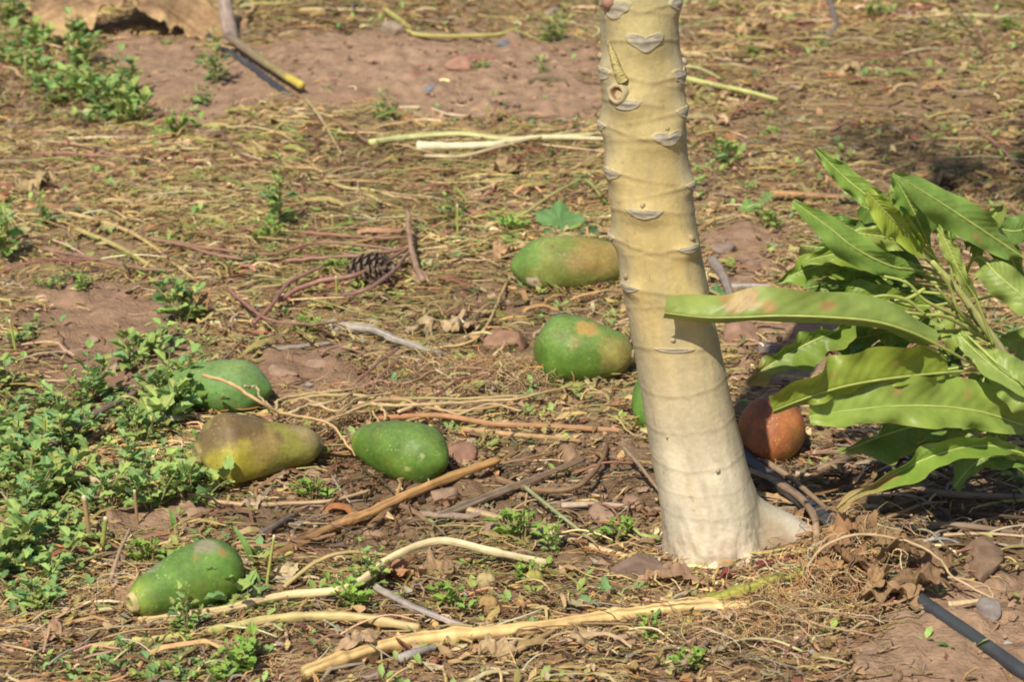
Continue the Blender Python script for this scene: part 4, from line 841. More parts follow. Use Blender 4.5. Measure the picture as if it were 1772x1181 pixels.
straws(46, TWIG[0], dict(brown=4, dark=2, tan=1, grey=2), 'thin brown twig in the dark litter right of the trunk', 'twigs right of the trunk', Lr=(.05, .16), ys=.9, rr=(.0014, .0034), name='thin_twig')
# fine root fibre
fx, fy = [], []
for cx, cy, n, sx, sy in ((1400, 1065, 260, 75, 22), (1330, 1085, 110, 40, 18), (575, 742, 130, 35, 18), (640, 700, 160, 75, 10), (880, 660, 220, 90, 18), (1490, 985, 200, 85, 34), (1420, 1030, 220, 80, 26), (240, 1060, 60, 25, 18), (760, 650, 200, 120, 20), (1200, 1120, 140, 120, 20)):
    for _ in range(n):
        p = flat(cx+rng.normal()*sx*.6, cy+rng.normal()*sy*.6); fx.append(p[0]); fy.append(p[1])
fx = np.array(fx); fy = np.array(fy); n = len(fx)
me = strands('root_fibres', fx, fy, rng.random(n)*6.28, .03+.07*rng.random(n), .0007+.0009*rng.random(n), rng.normal(0, 3, n), .02*rng.random(n), .004+.018*rng.random(n)+.03*rng.random(n)**2*(np.abs(fx-MOUND[0]) < .15)*(np.abs(fy-MOUND[1]) < .12), pick(n, tan=3, brown=3, orange=1.5, pale=1), 8, wob=.6)
tag(link('root_fibres', me), 'wiry tan root fibres tangled beside the fruits and trunk', 'root fibre', kind='stuff')

# ------------------------------------------------------------------ pine cone
pc = G(640, 512, -.012); cone = empty('pine_cone', pc); cone.scale = (1.12, 1.12, 1.12); tag(cone, 'open grey-brown pine cone lying under the purple-red stems', 'pine cone')
ax = np.array((.62, -.55, .35)); ax /= np.linalg.norm(ax); e1 = np.cross(ax, (0, 0, 1)); e1 /= np.linalg.norm(e1); e2 = np.cross(e1, ax); c0_ = np.array((0, 0, .042))
t = np.linspace(0, 1, 12); core = [tuple(c0_+ax*(s-.5)*.085) for s in (0, .5, 1)]
link('core', tube('core', core, (.012, .014, .004), 8, 8, (.12, .085, .06)), cone)
sv = np.array([(-.003, 0, 0), (.003, 0, 0), (-.0065, .020, .001), (.0065, .020, .001), (-.0085, .029, .0035), (.0085, .029, .0035), (0, .033, .006), (-.003, 0, -.003), (.003, 0, -.003), (-.006, .026, -.004), (.006, .026, -.004), (0, .031, -.001)])
sf = [(0, 1, 3, 2), (2, 3, 5, 4), (7, 9, 10, 8), (0, 2, 9, 7), (1, 8, 10, 3), (4, 6, 11, 9), (6, 5, 10, 11)]
sc = np.array([(.14, .10, .07)]*4+[(.25, .19, .145)]*3+[(.08, .055, .04)]*2+[(.17, .12, .09)]*3)
smesh = mesh_np('scale', sv, np.array(sf), M_STALK, sc, smooth=False)
from mathutils import Matrix
for k in range(62):
    s = (k+.5)/62; an = k*2.39996; rr = .9*math.sin(math.pi*(.18+.74*s))**.7; op = 1.15-1.0*s
    rad = e1*math.cos(an)+e2*math.sin(an); dr = rad*math.cos(.45-op*.55+.25)+ax*math.sin(.45-op*.55+.25); dr /= np.linalg.norm(dr)
    sd = np.cross(dr, ax); sd /= np.linalg.norm(sd); nn = np.cross(sd, dr)
    o = link('scale', smesh, cone); b = c0_+ax*(s-.5)*.082+rad*.006
    m = Matrix.Identity(4)
    for q in range(3): m[q][0], m[q][1], m[q][2], m[q][3] = sd[q]*rr, dr[q]*rr, nn[q]*rr, b[q]
    o.matrix_local = m
# bulb at the foot of the dry root, as a root clod
stone(729, 497, 40, .9, 1.0, (.29, .19, .135), 'round brown root bulb right of the pine cone', 'root_bulb', 71, cat='root', group=None)

# ------------------------------------------------------------------ leaves: general blade
CAMF = (np.array((1., 0, 0)), _U, -_F)      # right, up, towards the camera
def cdir(r, u, t): 
    d = CAMF[0]*r+CAMF[1]*u+CAMF[2]*t; return d/np.linalg.norm(d)
def blade(mid, dA, wA, dB, wB, nu=34, nv=7, wave=.12, wf=4.0, seed=0, prof=.75, tipw=.02, curlA=0.0, droop=0.0, veins=0.0):
    """mid: world midrib points base->tip; dA, dB: directions of the two halves; returns verts, faces, params"""
    c = spline(mid, nu); t = np.linspace(0, 1, nu)
    w = np.clip(np.sin(np.pi*np.clip(t*.93+.035, 0, 1)), 0, 1)**prof; w = w*(1-.10*t)+tipw
    T = np.gradient(c, axis=0); T /= np.linalg.norm(T, axis=1)[:, None]
    dA = np.asarray(dA)[None]-T*(T@np.asarray(dA))[:, None]*.9; dB = np.asarray(dB)[None]-T*(T@np.asarray(dB))[:, None]*.9
    nA = np.cross(T, dA); nA /= np.linalg.norm(nA, axis=1)[:, None]
    rows = []; par = []
    for s in np.linspace(-1, 1, 2*nv-1):
        d, ww = (dA, wA) if s < 0 else (dB, wB); k = abs(s)
        wv = wave*ww*k*k*(np.sin(t*wf*6.28+seed+(0 if s < 0 else 1.3))+.5*np.sin(t*wf*15+seed*2))
        wv = wv+veins*(np.abs(((t*16+k*2.2) % 1)-.5)*4-1)*(k > .05)*(1-k*.5)+.006*k*vnoise(t*9+seed, s*2, seed, 19)*(veins > 0)
        rows.append(c+d*(w*ww*k)[:, None]*(1-.05*np.abs(np.sin(t*wf*7+seed))+.16*vnoise(t*5+seed*3, s*.7, 0, 7))[:, None]+nA*(wv+curlA*ww*k*k)[:, None]); par.append(np.stack((t, np.full(nu, s)), -1))
    V = np.stack(rows, 1); Pm = np.stack(par, 1)
    return V.reshape(-1, 3), grid_faces(nu, 2*nv-1), Pm.reshape(-1, 2), c
SPOTS = []
def blotch(t, s):
    r = np.zeros_like(t)
    for a, b, w, h in SPOTS: r = np.maximum(r, sstep(1.0, .8, np.hypot((t-a)/w, (s-b)/h)+.5*fbm(t*14, s*3, 0, 161, 4)))
    return r
def leaf_colour(Pm, V, base, seed, patch=.5, vein=True, edge=.3, tip=0.0):
    t, s = Pm[:, 0], Pm[:, 1]
    C = np.array(base)[None]*(1+.16*fbm(V[:, 0]*25, V[:, 1]*25, V[:, 2]*25, seed, 3))[:, None]
    if vein:
        vn = np.abs(((t*16+np.abs(s)*2.2) % 1)-.5); k = (.34*sstep(.14, 0, vn)*(np.abs(s) > .05))[:, None]; C = C*(1-k)+np.array((.30, .38, .12))*k
    k = (np.minimum(patch*1.8, .9)*np.maximum(sstep(.52, .56, fbm(V[:, 0]*30+seed, V[:, 1]*30, V[:, 2]*30, seed+4, 5)), blotch(t, s)))[:, None]; C = C*(1-k)+np.array((.46, .27, .10))*k
    k = (edge*sstep(.82, 1, np.abs(s))*sstep(-.1, .4, fbm(t*7, s*2, seed, seed+6, 2)))[:, None]; C = C*(1-k)+np.array((.42, .32, .10))*k
    if tip: k = (tip*sstep(.72, .95, t+.1*fbm(V[:, 0]*30, V[:, 1]*30, V[:, 2]*30, 3, 2)))[:, None]; C = C*(1-k)+np.array((.42, .26, .12))*k
    return C

# ------------------------------------------------------------------ sapling with long wavy leaves
YS = YT+.10
sap = empty('sapling', tuple(G(1880, 900))); tag(sap, 'leafy sapling with long wavy green leaves spreading in from the right', 'sapling')
def Q(px, py, dy=0.0): return PY(px, py, YS+dy)
SB = np.array(G(1880, 900))
stem = child('stem', tube('stem', [SB-np.array((0, 0, .02)), Q(1850, 800), Q(1790, 690), Q(1735, 610), Q(1700, 560), Q(1660, 505), Q(1612, 452)], (.011, .009, .007, .0055, .004), 40, 10, (.30, .27, .17), (.36, .38, .12), 3), sap)
LG, LY, LD = (.20, .30, .075), (.24, .34, .08), (.10, .19, .04)  # darkest green also carries the shade on inner leaves in its colour
up, dn = cdir(0, 1, .25), cdir(0, -.5, .9)
LEAVES = [  # petiole+midrib pixels (dy depth), dirA, wA, dirB, wB, colour, patch, tip
 ([(1700, 640, -.06), (1620, 597, -.13), (1540, 562, -.17), (1430, 549, -.2), (1320, 547, -.205), (1240, 551, -.20), (1150, 542, -.20)], cdir(.05, 1, .15), .038, cdir(0, -.30, -.9), .032, LG, .45, .1, .32),
 ([(1700, 640, -.04), (1640, 645, -.1), (1560, 653, -.14), (1480, 665, -.17), (1410, 684, -.19), (1338, 712, -.2)], cdir(-.25, 1, .25), .058, cdir(.1, -.35, -.9), .035, (.185, .27, .035), .2, .0, .22),
 ([(1850, 770, 0), (1772, 737, -.06), (1690, 712, -.1), (1600, 703, -.13), (1500, 707, -.16), (1400, 722, -.18)], cdir(-.1, 1, .2), .058, cdir(0, -.8, .5), .038, (.20, .31, .06), .3, .0, .2),
 ([(1870, 800, 0), (1790, 790, -.05), (1710, 772, -.08), (1630, 785, -.12), (1540, 825, -.15), (1448, 880, -.17)], cdir(-.2, 1, .4), .028, cdir(.2, -.6, .6), .026, (.16, .28, .045), .5, .8, .15),
 ([(1880, 830, .02), (1800, 800, -.02), (1740, 790, -.04), (1690, 800, -.05), (1650, 845, -.06)], cdir(-.4, .8, .3), .03, cdir(.4, -.7, .5), .035, LD, .1, .0, .15),
 ([(1720, 690, .03), (1650, 715, 0), (1590, 735, -.03), (1520, 757, -.05), (1452, 785, -.06)], cdir(-.1, .8, .5), .03, cdir(.1, -.8, .4), .042, LD, .1, .2, .18),
 ([(1745, 625, .0), (1690, 600, -.05), (1660, 578, -.08), (1700, 620, -.10), (1772, 672, -.12), (1860, 730, -.12)], cdir(.5, .6, .4), .012, cdir(-.5, -.8, .3), .02, LG, .2, .0, 0),
 ([(1660, 570, -.03), (1700, 605, -.07), (1745, 650, -.1), (1800, 705, -.12), (1870, 760, -.12)], cdir(.7, .6, .2), .04, cdir(-.65, -.7, .2), .05, LG, .25, .0, .0),
 ([(1830, 485, .02), (1772, 447, .0), (1720, 412, -.03), (1660, 372, -.06), (1600, 333, -.08), (1545, 300, -.09)], cdir(.45, .85, .1), .038, cdir(-.5, -.8, .25), .050, (.155, .28, .06), .3, .0, .0),
 ([(1640, 475, .03), (1595, 430, .0), (1560, 395, -.03), (1530, 365, -.05), (1500, 332, -.06)], cdir(.7, .6, .2), .030, cdir(-.65, -.7, .2), .034, (.25, .35, .05), .0, .0, .0),
 ([(1630, 470, .08), (1580, 415, .08), (1520, 355, .08), (1465, 310, .08), (1412, 258, .08)], cdir(.7, .6, .2), .026, cdir(-.6, -.6, .4), .030, (.16, .28, .05), .1, .0, .0),
 ([(1625, 460, .02), (1605, 420, .0), (1590, 385, -.02), (1570, 345, -.03), (1545, 300, -.03)], cdir(.8, .4, .3), .022, cdir(-.8, -.3, .3), .026, (.13, .25, .05), .0, .0, .0),
 ([(1640, 480, .04), (1590, 468, .0), (1540, 460, -.04), (1480, 430, -.07), (1430, 390, -.08), (1372, 348, -.08)], cdir(.55, .8, .2), .034, cdir(-.5, -.75, .35), .045, (.155, .28, .055), .15, .0, .0),
 ([(1640, 490, .08), (1580, 470, .06), (1520, 450, .05), (1450, 440, .04), (1385, 455, .03)], cdir(0, .9, .3), .03, cdir(0, -.7, .6), .036, (.17, .27, .04), .3, .0, .15),
 ([(1640, 490, .1), (1560, 470, .08), (1470, 455, .06), (1400, 465, .05), (1345, 490, .04)], cdir(-.2, .8, .4), .026, cdir(.2, -.8, .3), .034, (.15, .26, .035), .1, .0, .1),
 ([(1640, 500, .06), (1570, 492, .04), (1510, 490, .02), (1450, 500, .0), (1400, 500, .0)], cdir(0, .7, .7), .036, cdir(0, -.8, .3), .038, LD, .0, .0, .1),
 ([(1660, 520, .02), (1610, 530, .0), (1550, 525, -.02), (1490, 515, -.03), (1430, 520, -.03)], cdir(0, .8, .5), .03, cdir(0, -.5, .8), .026, (.15, .25, .035), .2, .0, .1),
 ([(1650, 500, .05), (1690, 445, .0), (1720, 470, -.03), (1772, 515, -.05), (1840, 570, -.06)], cdir(.6, .7, .2), .03, cdir(-.6, -.75, .2), .04, LG, .15, .0, .0),
 ([(1720, 600, .1), (1640, 565, .1), (1560, 570, .1), (1480, 585, .1), (1420, 575, .1)], cdir(0, .6, .8), .035, cdir(0, -.8, .4), .04, (.08, .17, .03), .0, .0, .1),
 ([(1560, 545, .0), (1480, 560, -.02), (1420, 585, -.04), (1360, 615, -.05), (1290, 660, -.06)], cdir(-.3, .8, .4), .028, cdir(.3, -.8, .3), .034, (.13, .22, .035), .5, .7, .15),
 ([(1850, 420, .1), (1800, 395, .1), (1750, 400, .08), (1700, 385, .08)], cdir(-.3, .8, .4), .03, cdir(.3, -.8, .3), .035, LD, .1, .0, .1),
 ([(1850, 470, .12), (1800, 440, .12), (1760, 400, .1), (1740, 370, .1)], cdir(-.7, .5, .4), .03, cdir(.7, -.5, .3), .03, LD, .1, .0, .1),
 ([(1870, 850, .0), (1800, 830, -.02), (1760, 800, -.04), (1720, 770, -.05), (1690, 765, -.05)], cdir(-.3, .8, .4), .028, cdir(.3, -.8, .3), .03, LG, .1, .0, .1),
 ([(1700, 700, .05), (1640, 660, .05), (1600, 645, .05), (1560, 640, .05), (1500, 650, .04)], cdir(0, .8, .5), .026, cdir(0, -.8, .4), .03, LD, .1, .0, .1),
 ([(1650, 500, .08), (1600, 480, .08), (1540, 430, .09), (1480, 400, .1), (1440, 375, .1)], cdir(.5, .8, .2), .03, cdir(-.5, -.7, .4), .03, LD, .1, .0, .0),
 ([(1650, 490, .1), (1640, 430, .1), (1630, 380, .1), (1600, 330, .1), (1570, 320, .1)], cdir(.8, .4, .3), .03, cdir(-.8, -.3, .3), .03, LD, .1, .0, .0),
 ([(1700, 560, .12), (1640, 530, .12), (1560, 500, .12), (1480, 485, .12), (1390, 500, .12)], cdir(0, .8, .5), .032, cdir(0, -.7, .6), .036, LD, .1, .0, .1),
 ([(1720, 620, .1), (1660, 620, .08), (1600, 625, .06), (1540, 610, .05), (1470, 600, .05)], cdir(0, .7, .7), .026, cdir(0, -.8, .3), .03, LD, .2, .0, .1),
 ([(1760, 700, .06), (1700, 730, .04), (1640, 745, .02), (1580, 770, .0), (1520, 780, .0)], cdir(0, .8, .4), .028, cdir(0, -.7, .6), .03, (.12, .2, .04), .4, .3, .1),
 ([(1800, 560, .06), (1770, 500, .04), (1745, 440, .02), (1700, 420, .0), (1670, 430, .0)], cdir(.7, .5, .2), .026, cdir(-.7, -.5, .4), .03, LD, .2, .0, .0),
 ([(1720, 600, -.06), (1690, 520, -.08), (1660, 470, -.1), (1640, 425, -.1), (1622, 395, -.1)], cdir(.9, .3, .3), .016, cdir(-.9, -.2, .3), .018, LY, .2, .0, .0),
]
gl = np.random.default_rng(77)
for k, (tx, ty, hx, hy) in enumerate(((1385, 425, 1620, 470), (1430, 478, 1630, 490), (1455, 400, 1620, 465), (1410, 512, 1640, 510), (1490, 355, 1625, 460), (1535, 335, 1630, 460), (1445, 545, 1660, 540), (1500, 575, 1690, 570), (1480, 640, 1720, 620), (1540, 715, 1740, 660),
                                      (1610, 770, 1760, 690), (1700, 790, 1780, 690), (1660, 335, 1650, 470), (1735, 350, 1670, 480), (1772, 480, 1690, 520), (1690, 690, 1740, 630), (1570, 620, 1700, 590), (1790, 600, 1710, 570), (1610, 555, 1700, 580), (1640, 700, 1760, 680))):
    d1 = .12*gl.random()-.02; d2 = d1+.10*(gl.random()-.5); bx, by = (gl.random()-.5)*30, (gl.random()-.6)*40
    ux, uy = tx-hx, -(ty-hy); ln = math.hypot(ux, uy); nx_, ny_ = -uy/ln, ux/ln; w_ = .020+.014*gl.random()
    LEAVES.append(([(hx, hy, d1), (hx+(tx-hx)*.25+bx*.6, hy+(ty-hy)*.25+by*.8, d1), (hx+(tx-hx)*.5+bx, hy+(ty-hy)*.5+by, (d1+d2)/2), (hx+(tx-hx)*.78+bx*.5, hy+(ty-hy)*.78+by*.5, d2), (tx, ty, d2)],
                   cdir(nx_, ny_, .2+.8*gl.random()), w_, cdir(-nx_, -ny_, .2+.9*gl.random()), w_, (LD, LG, LY, (.14, .24, .045))[k % 4], .25, .3*(gl.random() < .3), .0))
for i, (mp, dA, wA, dB, wB, cc, pt, tip, sk) in enumerate(LEAVES):
    cc = np.array(cc)*np.array((1.36, 1.22, 1.15)); wA *= (.82 if i in (8, 12) else 1); wB *= (.82 if i in (8, 12) else 1); wA *= .74; wB *= .74; bt = sk >= .2
    mid = [Q(*p) for p in mp]; n0 = 2 if len(mp) > 4 else 1
    bl = [mid[n0-1]]+mid[n0:]
    if n0 == 2: bl[0] = mid[1]
    V, F, Pm, c = blade(bl if len(bl) > 2 else mid, dA, wA, dB, wB, 80, 9, veins=.0011, wave=.46, curlA=(.3, -.3, .15, -.45)[i % 4], wf=1.5+.35*(i % 4), seed=i*1.7, prof=.42 if bt else .75, tipw=.42 if i == 0 else (.2 if bt else .02))
    SPOTS[:] = [(.70, -.6, .10, .5), (.58, -.35, .035, .3), (.40, -.4, .025, .25)] if i == 0 else [(.30, -.5, .02, .25), (.62, -.4, .02, .2)] if i in (1, 2) else [(.80, 0, .09, .6)] if i == 3 else [(.35, .5, .04, .25)] if i == 8 else []
    lf = child('leaf', mesh_np('leaf', V, F, M_LEAF, leaf_colour(Pm, V, cc, i*3+1, pt, tip=tip)), sap)
    m2 = spline(mid, 40)
    child('midrib', tube('midrib', [tuple(q) for q in spline(mid, 9)], (.0022, .0021, .0019, .0016, .0012, .0006), 36, 6, (.36, .42, .10), (.40, .46, .15), i, .05, .05), lf)
for i, pp in enumerate(([(1700, 575, 0), (1650, 545, -.03), (1600, 520, -.05), (1570, 490, -.06), (1530, 478, -.06)], [(1710, 590, 0), (1640, 550, -.06), (1600, 545, -.08), (1560, 540, -.09), (1505, 538, -.1)],
                        [(1700, 580, 0), (1660, 540, -.05), (1645, 500, -.06), (1625, 470, -.07)], [(1705, 585, 0), (1670, 520, .02), (1665, 470, .0), (1650, 430, -.02)],
                        [(1600, 545, -.08), (1570, 520, -.09), (1530, 512, -.1), (1490, 520, -.1)], [(1560, 540, -.09), (1580, 570, -.11), (1600, 597, -.12), (1625, 610, -.12)], [(1680, 560, 0), (1640, 520, -.04), (1620, 495, -.05)], [(1600, 500, -.05), (1575, 515, -.06), (1548, 520, -.07)])):
    child('petiole', tube('petiole', [Q(*p) for p in pp], (.003, .0026, .0018), 24, 7, (.33, .37, .09), (.36, .42, .12), i, .06, .08), sap)

# ------------------------------------------------------------------ dead leaves
def dead_leaf(px, py, L, w, yaw, col, label, seed, lift=.004, curl=.5, crumple=.35, tilt=0.0, arch=.2, roll=0.0, name='dead_leaf', group='dead leaves on the ground', pts=None):
    g = np.random.default_rng(seed+500); p = np.array(G(px, py, lift))
    d = np.array((math.cos(yaw), math.sin(yaw), 0)); s = np.array((-d[1], d[0], 0)); z = np.array((0, 0, 1.))
    mid = [p+d*L*(k-.5)+z*(L*arch*(1-(2*k-1)**2)+tilt*L*(k-.5)) for k in (0, .3, .6, 1)] if pts is None else pts
    nu, nv = 44, 11
    cr, sr = math.cos(roll), math.sin(roll)
    V, F, Pm, c = blade(mid, s*cr+z*(sr+curl), w, -s*cr+z*(curl-sr), w, nu, nv, wave=.3, wf=1.6, seed=seed, prof=.6)
    k = crumple*w
    V = V+np.stack([k*fbm(V[:, 0]*45+q*9, V[:, 1]*45, V[:, 2]*45, seed+q, 4) for q in range(3)], -1)*np.array((.8, .8, 1.4))
    V[:, 2] = np.maximum(V[:, 2], height(V[:, 0], V[:, 1])+.003)
    C = np.array(col)[None]*(1+.35*fbm(V[:, 0]*30, V[:, 1]*30, V[:, 2]*30, seed, 4))[:, None]
    vn = np.abs(((Pm[:, 0]*9+np.abs(Pm[:, 1])*1.5) % 1)-.5); q = (.3*sstep(.1, 0, vn)+.4*sstep(.06, 0, np.abs(Pm[:, 1])))[:, None]; C = C*(1-q)+np.array(col)*.62*q
    o = thing_mesh(name, mesh_np(name, V, F, M_DRY, C), label, 'dead leaf', group)
    return o
# the large curled one at the top left
YB = float(flat(250, 70)[1])
mid = [PY(420, 78, YB-.05), PY(380, 55, YB), PY(330, 28, YB+.05), PY(270, 8, YB+.05), PY(210, -5, YB+.05), PY(140, 5, YB), PY(70, 30, YB-.05)]
V, F, Pm, c = blade(mid, cdir(0, -.75, .65), .055, cdir(0, .75, -.65), .16, 90, 16, wave=.22, wf=1.5, seed=2, prof=.45, curlA=-.15)
edge_ = np.abs(Pm[:, 1])**2*fbm(Pm[:, 0]*16, Pm[:, 1]*2, 0, 171, 4); V[:, 2] += .05*edge_; V[:, 1] += .03*edge_
V = V+np.stack([.034*fbm(V[:, 0]*10+q*9, V[:, 1]*10, V[:, 2]*10, 70+q, 5) for q in range(3)], -1); V[:, 2] = np.maximum(V[:, 2], height(V[:, 0], V[:, 1])+.004)
C = np.array((.30, .19, .105))[None]*(1+.5*fbm(V[:, 0]*14, V[:, 1]*10, V[:, 2]*10, 5, 4))[:, None]; k = (.8*sstep(-.1, .5, fbm(V[:, 0]*9+4, V[:, 1]*9, V[:, 2]*9, 9, 3)))[:, None]; C = C*(1-k)+np.array((.56, .37, .18))*k; st = fbm(Pm[:, 0]*5, Pm[:, 1]*9, 0, 133, 4)[:, None]; C = C*(1+.55*st); le = sstep(-.55, -.95, Pm[:, 1]+.3*fbm(Pm[:, 0]*8, 0, 0, 137, 3))[:, None]*.7; C = C*(1-le)+np.array((.62, .43, .22))*le  # lower lip painted lighter orange, sunlight put into the leaf colour
thing_mesh('dead_leaf', mesh_np('dead_leaf', V, F, M_DRY, C), 'large curled brown dead leaf arching over the ground at the upper left', 'dead leaf')
DL = [(1410, 1010, .05, .02, .4, (.30, .19, .10), 'small curled leaf between the rotten stalk and the heap', .02, .8, .4), (1465, 1020, .06, .02, 1.9, (.26, .16, .09), 'small dark leaf low in front of the heap', .02, .8, .3), (1520, 1005, .06, .022, .9, (.33, .21, .11), 'light brown leaf fold in the heap centre', .035, .9, .5), (1575, 1045, .06, .02, 2.3, (.28, .18, .10), 'small brown leaf shred beside the pipe mouth', .015, .8, .2), (1430, 965, .05, .02, 2.9, (.30, .2, .11), 'pale brown leaf shred at the left end of the heap', .03, .8, .3), (1540, 925, .05, .02, 1.5, (.25, .17, .1), 'small leaf shred sticking up behind the heap', .03, .8, .6), (1450, 945, .10, .028, .5, (.30, .165, .085), 'upright reddish-brown crumpled leaf on the heap right of the trunk', .03, .7, 1.0), (1480, 985, .11, .035, 2.6, (.22, .13, .07), 'dark crumpled leaf in the middle of the heap right of the trunk', .03, .6, .5),
      (1550, 970, .12, .035, .2, (.235, .15, .08), 'folded brown leaf at the rear of the heap right of the trunk', .03, .8, .2), (1590, 1020, .13, .032, -.3, (.20, .125, .07), 'ragged dark brown leaf beside the pipe end in the heap', .02, .6, .1),
      (1440, 1000, .08, .025, 1.0, (.32, .19, .09), 'orange-brown curled leaf next to the yellow-green rotten stalk', .02, .7, .4), (1530, 1040, .12, .028, .1, (.31, .20, .11), 'tan torn leaf at the lower edge of the heap', .016, .5, 0),
      (1620, 985, .10, .03, 1.2, (.21, .13, .075), 'brown leaf at the right end of the heap under the pale vine', .02, .7, .2), (1500, 930, .09, .025, 2.2, (.24, .15, .08), 'small brown leaf at the top of the heap under the vine', .03, .6, .3),
      (800, 575, .09, .03, .3, (.42, .31, .18), 'tan dry leaf beside the curved pale vine', .008, .5, 0), (790, 568, .03, .012, 1.2, (.62, .54, .38), 'tiny whitish curled leaf on the tan leaf near the vine', .016, .8, .3),
      (730, 580, .07, .025, 2.8, (.38, .29, .18), 'beige dry leaf right of the pine cone in front of the bulb', .008, .5, 0), (880, 447, .08, .03, .4, (.42, .27, .15), 'pinkish-tan leaf pressed against the olive papaya', .01, .5, .1),
      (690, 1000, .10, .028, .2, (.40, .21, .11), 'reddish-orange leaf beneath the bent pale stalk', .010, .5, 0), (760, 1000, .09, .03, .1, (.33, .22, .13), 'brown leaf between the bent stalk and the husks', .01, .5, 0),
      (505, 1000, .05, .02, 1.0, (.50, .40, .24), 'small beige curled leaf right of the dusty papaya', .01, .8, .3), (250, 1060, .10, .035, 2.6, (.34, .22, .13), 'brown fibrous leaf under the stem end of the dusty papaya', .008, .5, .1),
      (1160, 1010, .12, .02, .0, (.30, .19, .12), 'long brown leaf lying before the left foot of the trunk', .008, .4, 0), (345, 540, .08, .035, 1.3, (.33, .20, .10), 'curled brown leaf among the low weeds behind the half-buried papaya', .012, .9, .3),
      (1370, 915, .06, .022, .6, (.26, .17, .1), 'brown shred leaning on the curved stick by the trunk foot', .02, .8, .4), (1090, 385, .09, .018, 1.2, (.52, .43, .28), 'whitish dry husk standing behind the left side of the trunk', .02, .8, .9),
      (440, 880, .05, .02, 1.5, (.40, .30, .2), 'small beige leaf below the mottled papaya', .01, .7, .2), (870, 300, .10, .03, .2, (.38, .27, .14), 'tan dry leaf in the mat behind the vine leaf', .01, .5, 0),
      (60, 330, .12, .04, .5, (.40, .30, .16), 'tan dry leaf on the left mat below the upper weeds', .01, .5, 0), (1640, 320, .12, .03, .2, (.36, .25, .14), 'brown dry leaf on the far mat behind the sapling', .01, .5, 0),
      (1300, 60, .14, .035, .4, (.40, .28, .15), 'tan dry leaf on the far mat right of the trunk top', .01, .5, 0), (1470, 130, .13, .03, 2.8, (.40, .29, .16), 'beige dry leaf on the far mat above the shade', .01, .5, 0),
      (620, 1130, .08, .022, .6, (.36, .25, .15), 'brown leaf shred at the left end of the thick stalk', .01, .5, .1), (860, 1140, .07, .025, 2.5, (.38, .28, .16), 'tan leaf shred at the bottom below the thick stalk', .008, .6, .1),
      (1010, 1120, .08, .022, 1.9, (.33, .24, .14), 'brown shred beneath the thick stalk near the trunk', .01, .6, .2), (100, 1110, .07, .025, .3, (.37, .24, .15), 'pinkish-brown leaf left of the green-tinged stalk', .008, .6, .1)]
for i, (a, b, L, w, yw, c, lb, lf, cu, tl) in enumerate(DL): dead_leaf(a, b, L*(.64 if 1400 < a < 1640 and 900 < b < 1060 else .78), w*(.66 if 1400 < a < 1640 and 900 < b < 1060 else .8), yw, np.array(c)*1.15, lb, i*3+4, lf, cu, 1.0, tl, .15)

# ------------------------------------------------------------------ weeds
def weed_leaf_shape():
    o = [(0, 0), (.22, .10), (.55, .26), (.50, .36), (.66, .50), (.46, .60), (.42, .78), (.20, .86), (0, 1.0)]
    return o
WS = weed_leaf_shape()
def make_foliage(seed, height_, spread, nst, nl, lsize, cols):
    g = np.random.default_rng(seed); V, F, C = [], [], []; SVs = []
    for s in range(nst):
        az = g.random()*6.28; ln = g.random()**.5*spread; tipz = height_*(1-.55*(ln/spread)**2)*(.7+.4*g.random())
        base = np.array((math.cos(az)*ln*.15, math.sin(az)*ln*.15, 0)); top = np.array((math.cos(az)*ln, math.sin(az)*ln, tipz)); md = (base+top)/2+np.array((0, 0, tipz*.22)); SVs.append((base, md, top))
        for k in range(nl):
            t = (k+1)/nl; p = (1-t)**2*base+2*t*(1-t)*md+t*t*top
            a = k*2.4+g.random()*1.2; el = .15+.7*g.random()*(.4+t); sz = lsize*(.4+1.0*g.random())*(1.2-.5*t)
            d = np.array((math.cos(a)*math.cos(el), math.sin(a)*math.cos(el), math.sin(el))); sd = np.cross(d, (0, 0, 1)); sd /= np.linalg.norm(sd)+1e-9; nr = np.cross(sd, d)
            p0 = p+d*sz*.35; b = len(V); cc = np.array(cols[g.integers(len(cols))])*(.75+.5*g.random()); cup = .12+.3*g.random(); dr = -.25*g.random()
            for sg in (1, -1):
                for (u, v) in WS: V.append(p0+d*sz*v+sd*sg*u*sz*.62*(1+.15*g.normal())+nr*sz*(cup*u+dr*v*v+.05*g.normal())); C.append(cc*(1.12 if u < .05 else 1.0))
            m = len(WS)
            for sg in (0, 1):
                o = b+sg*m
                for q in range(1, m-1): F.append((o, o+q, o+q+1) if sg else (o, o+q+1, o+q))
            V += [p, p+sd*.0006, p0]; C += [cc*1.1]*3; F.append((len(V)-3, len(V)-2, len(V)-1))
    return np.array(V), np.array(F), np.array(C), SVs
WG = [(.235, .37, .115), (.275, .41, .12), (.18, .32, .12), (.32, .43, .115), (.33, .38, .11)]
WB = [(.22, .36, .07), (.26, .40, .075), (.19, .32, .07)]
PROTO = []
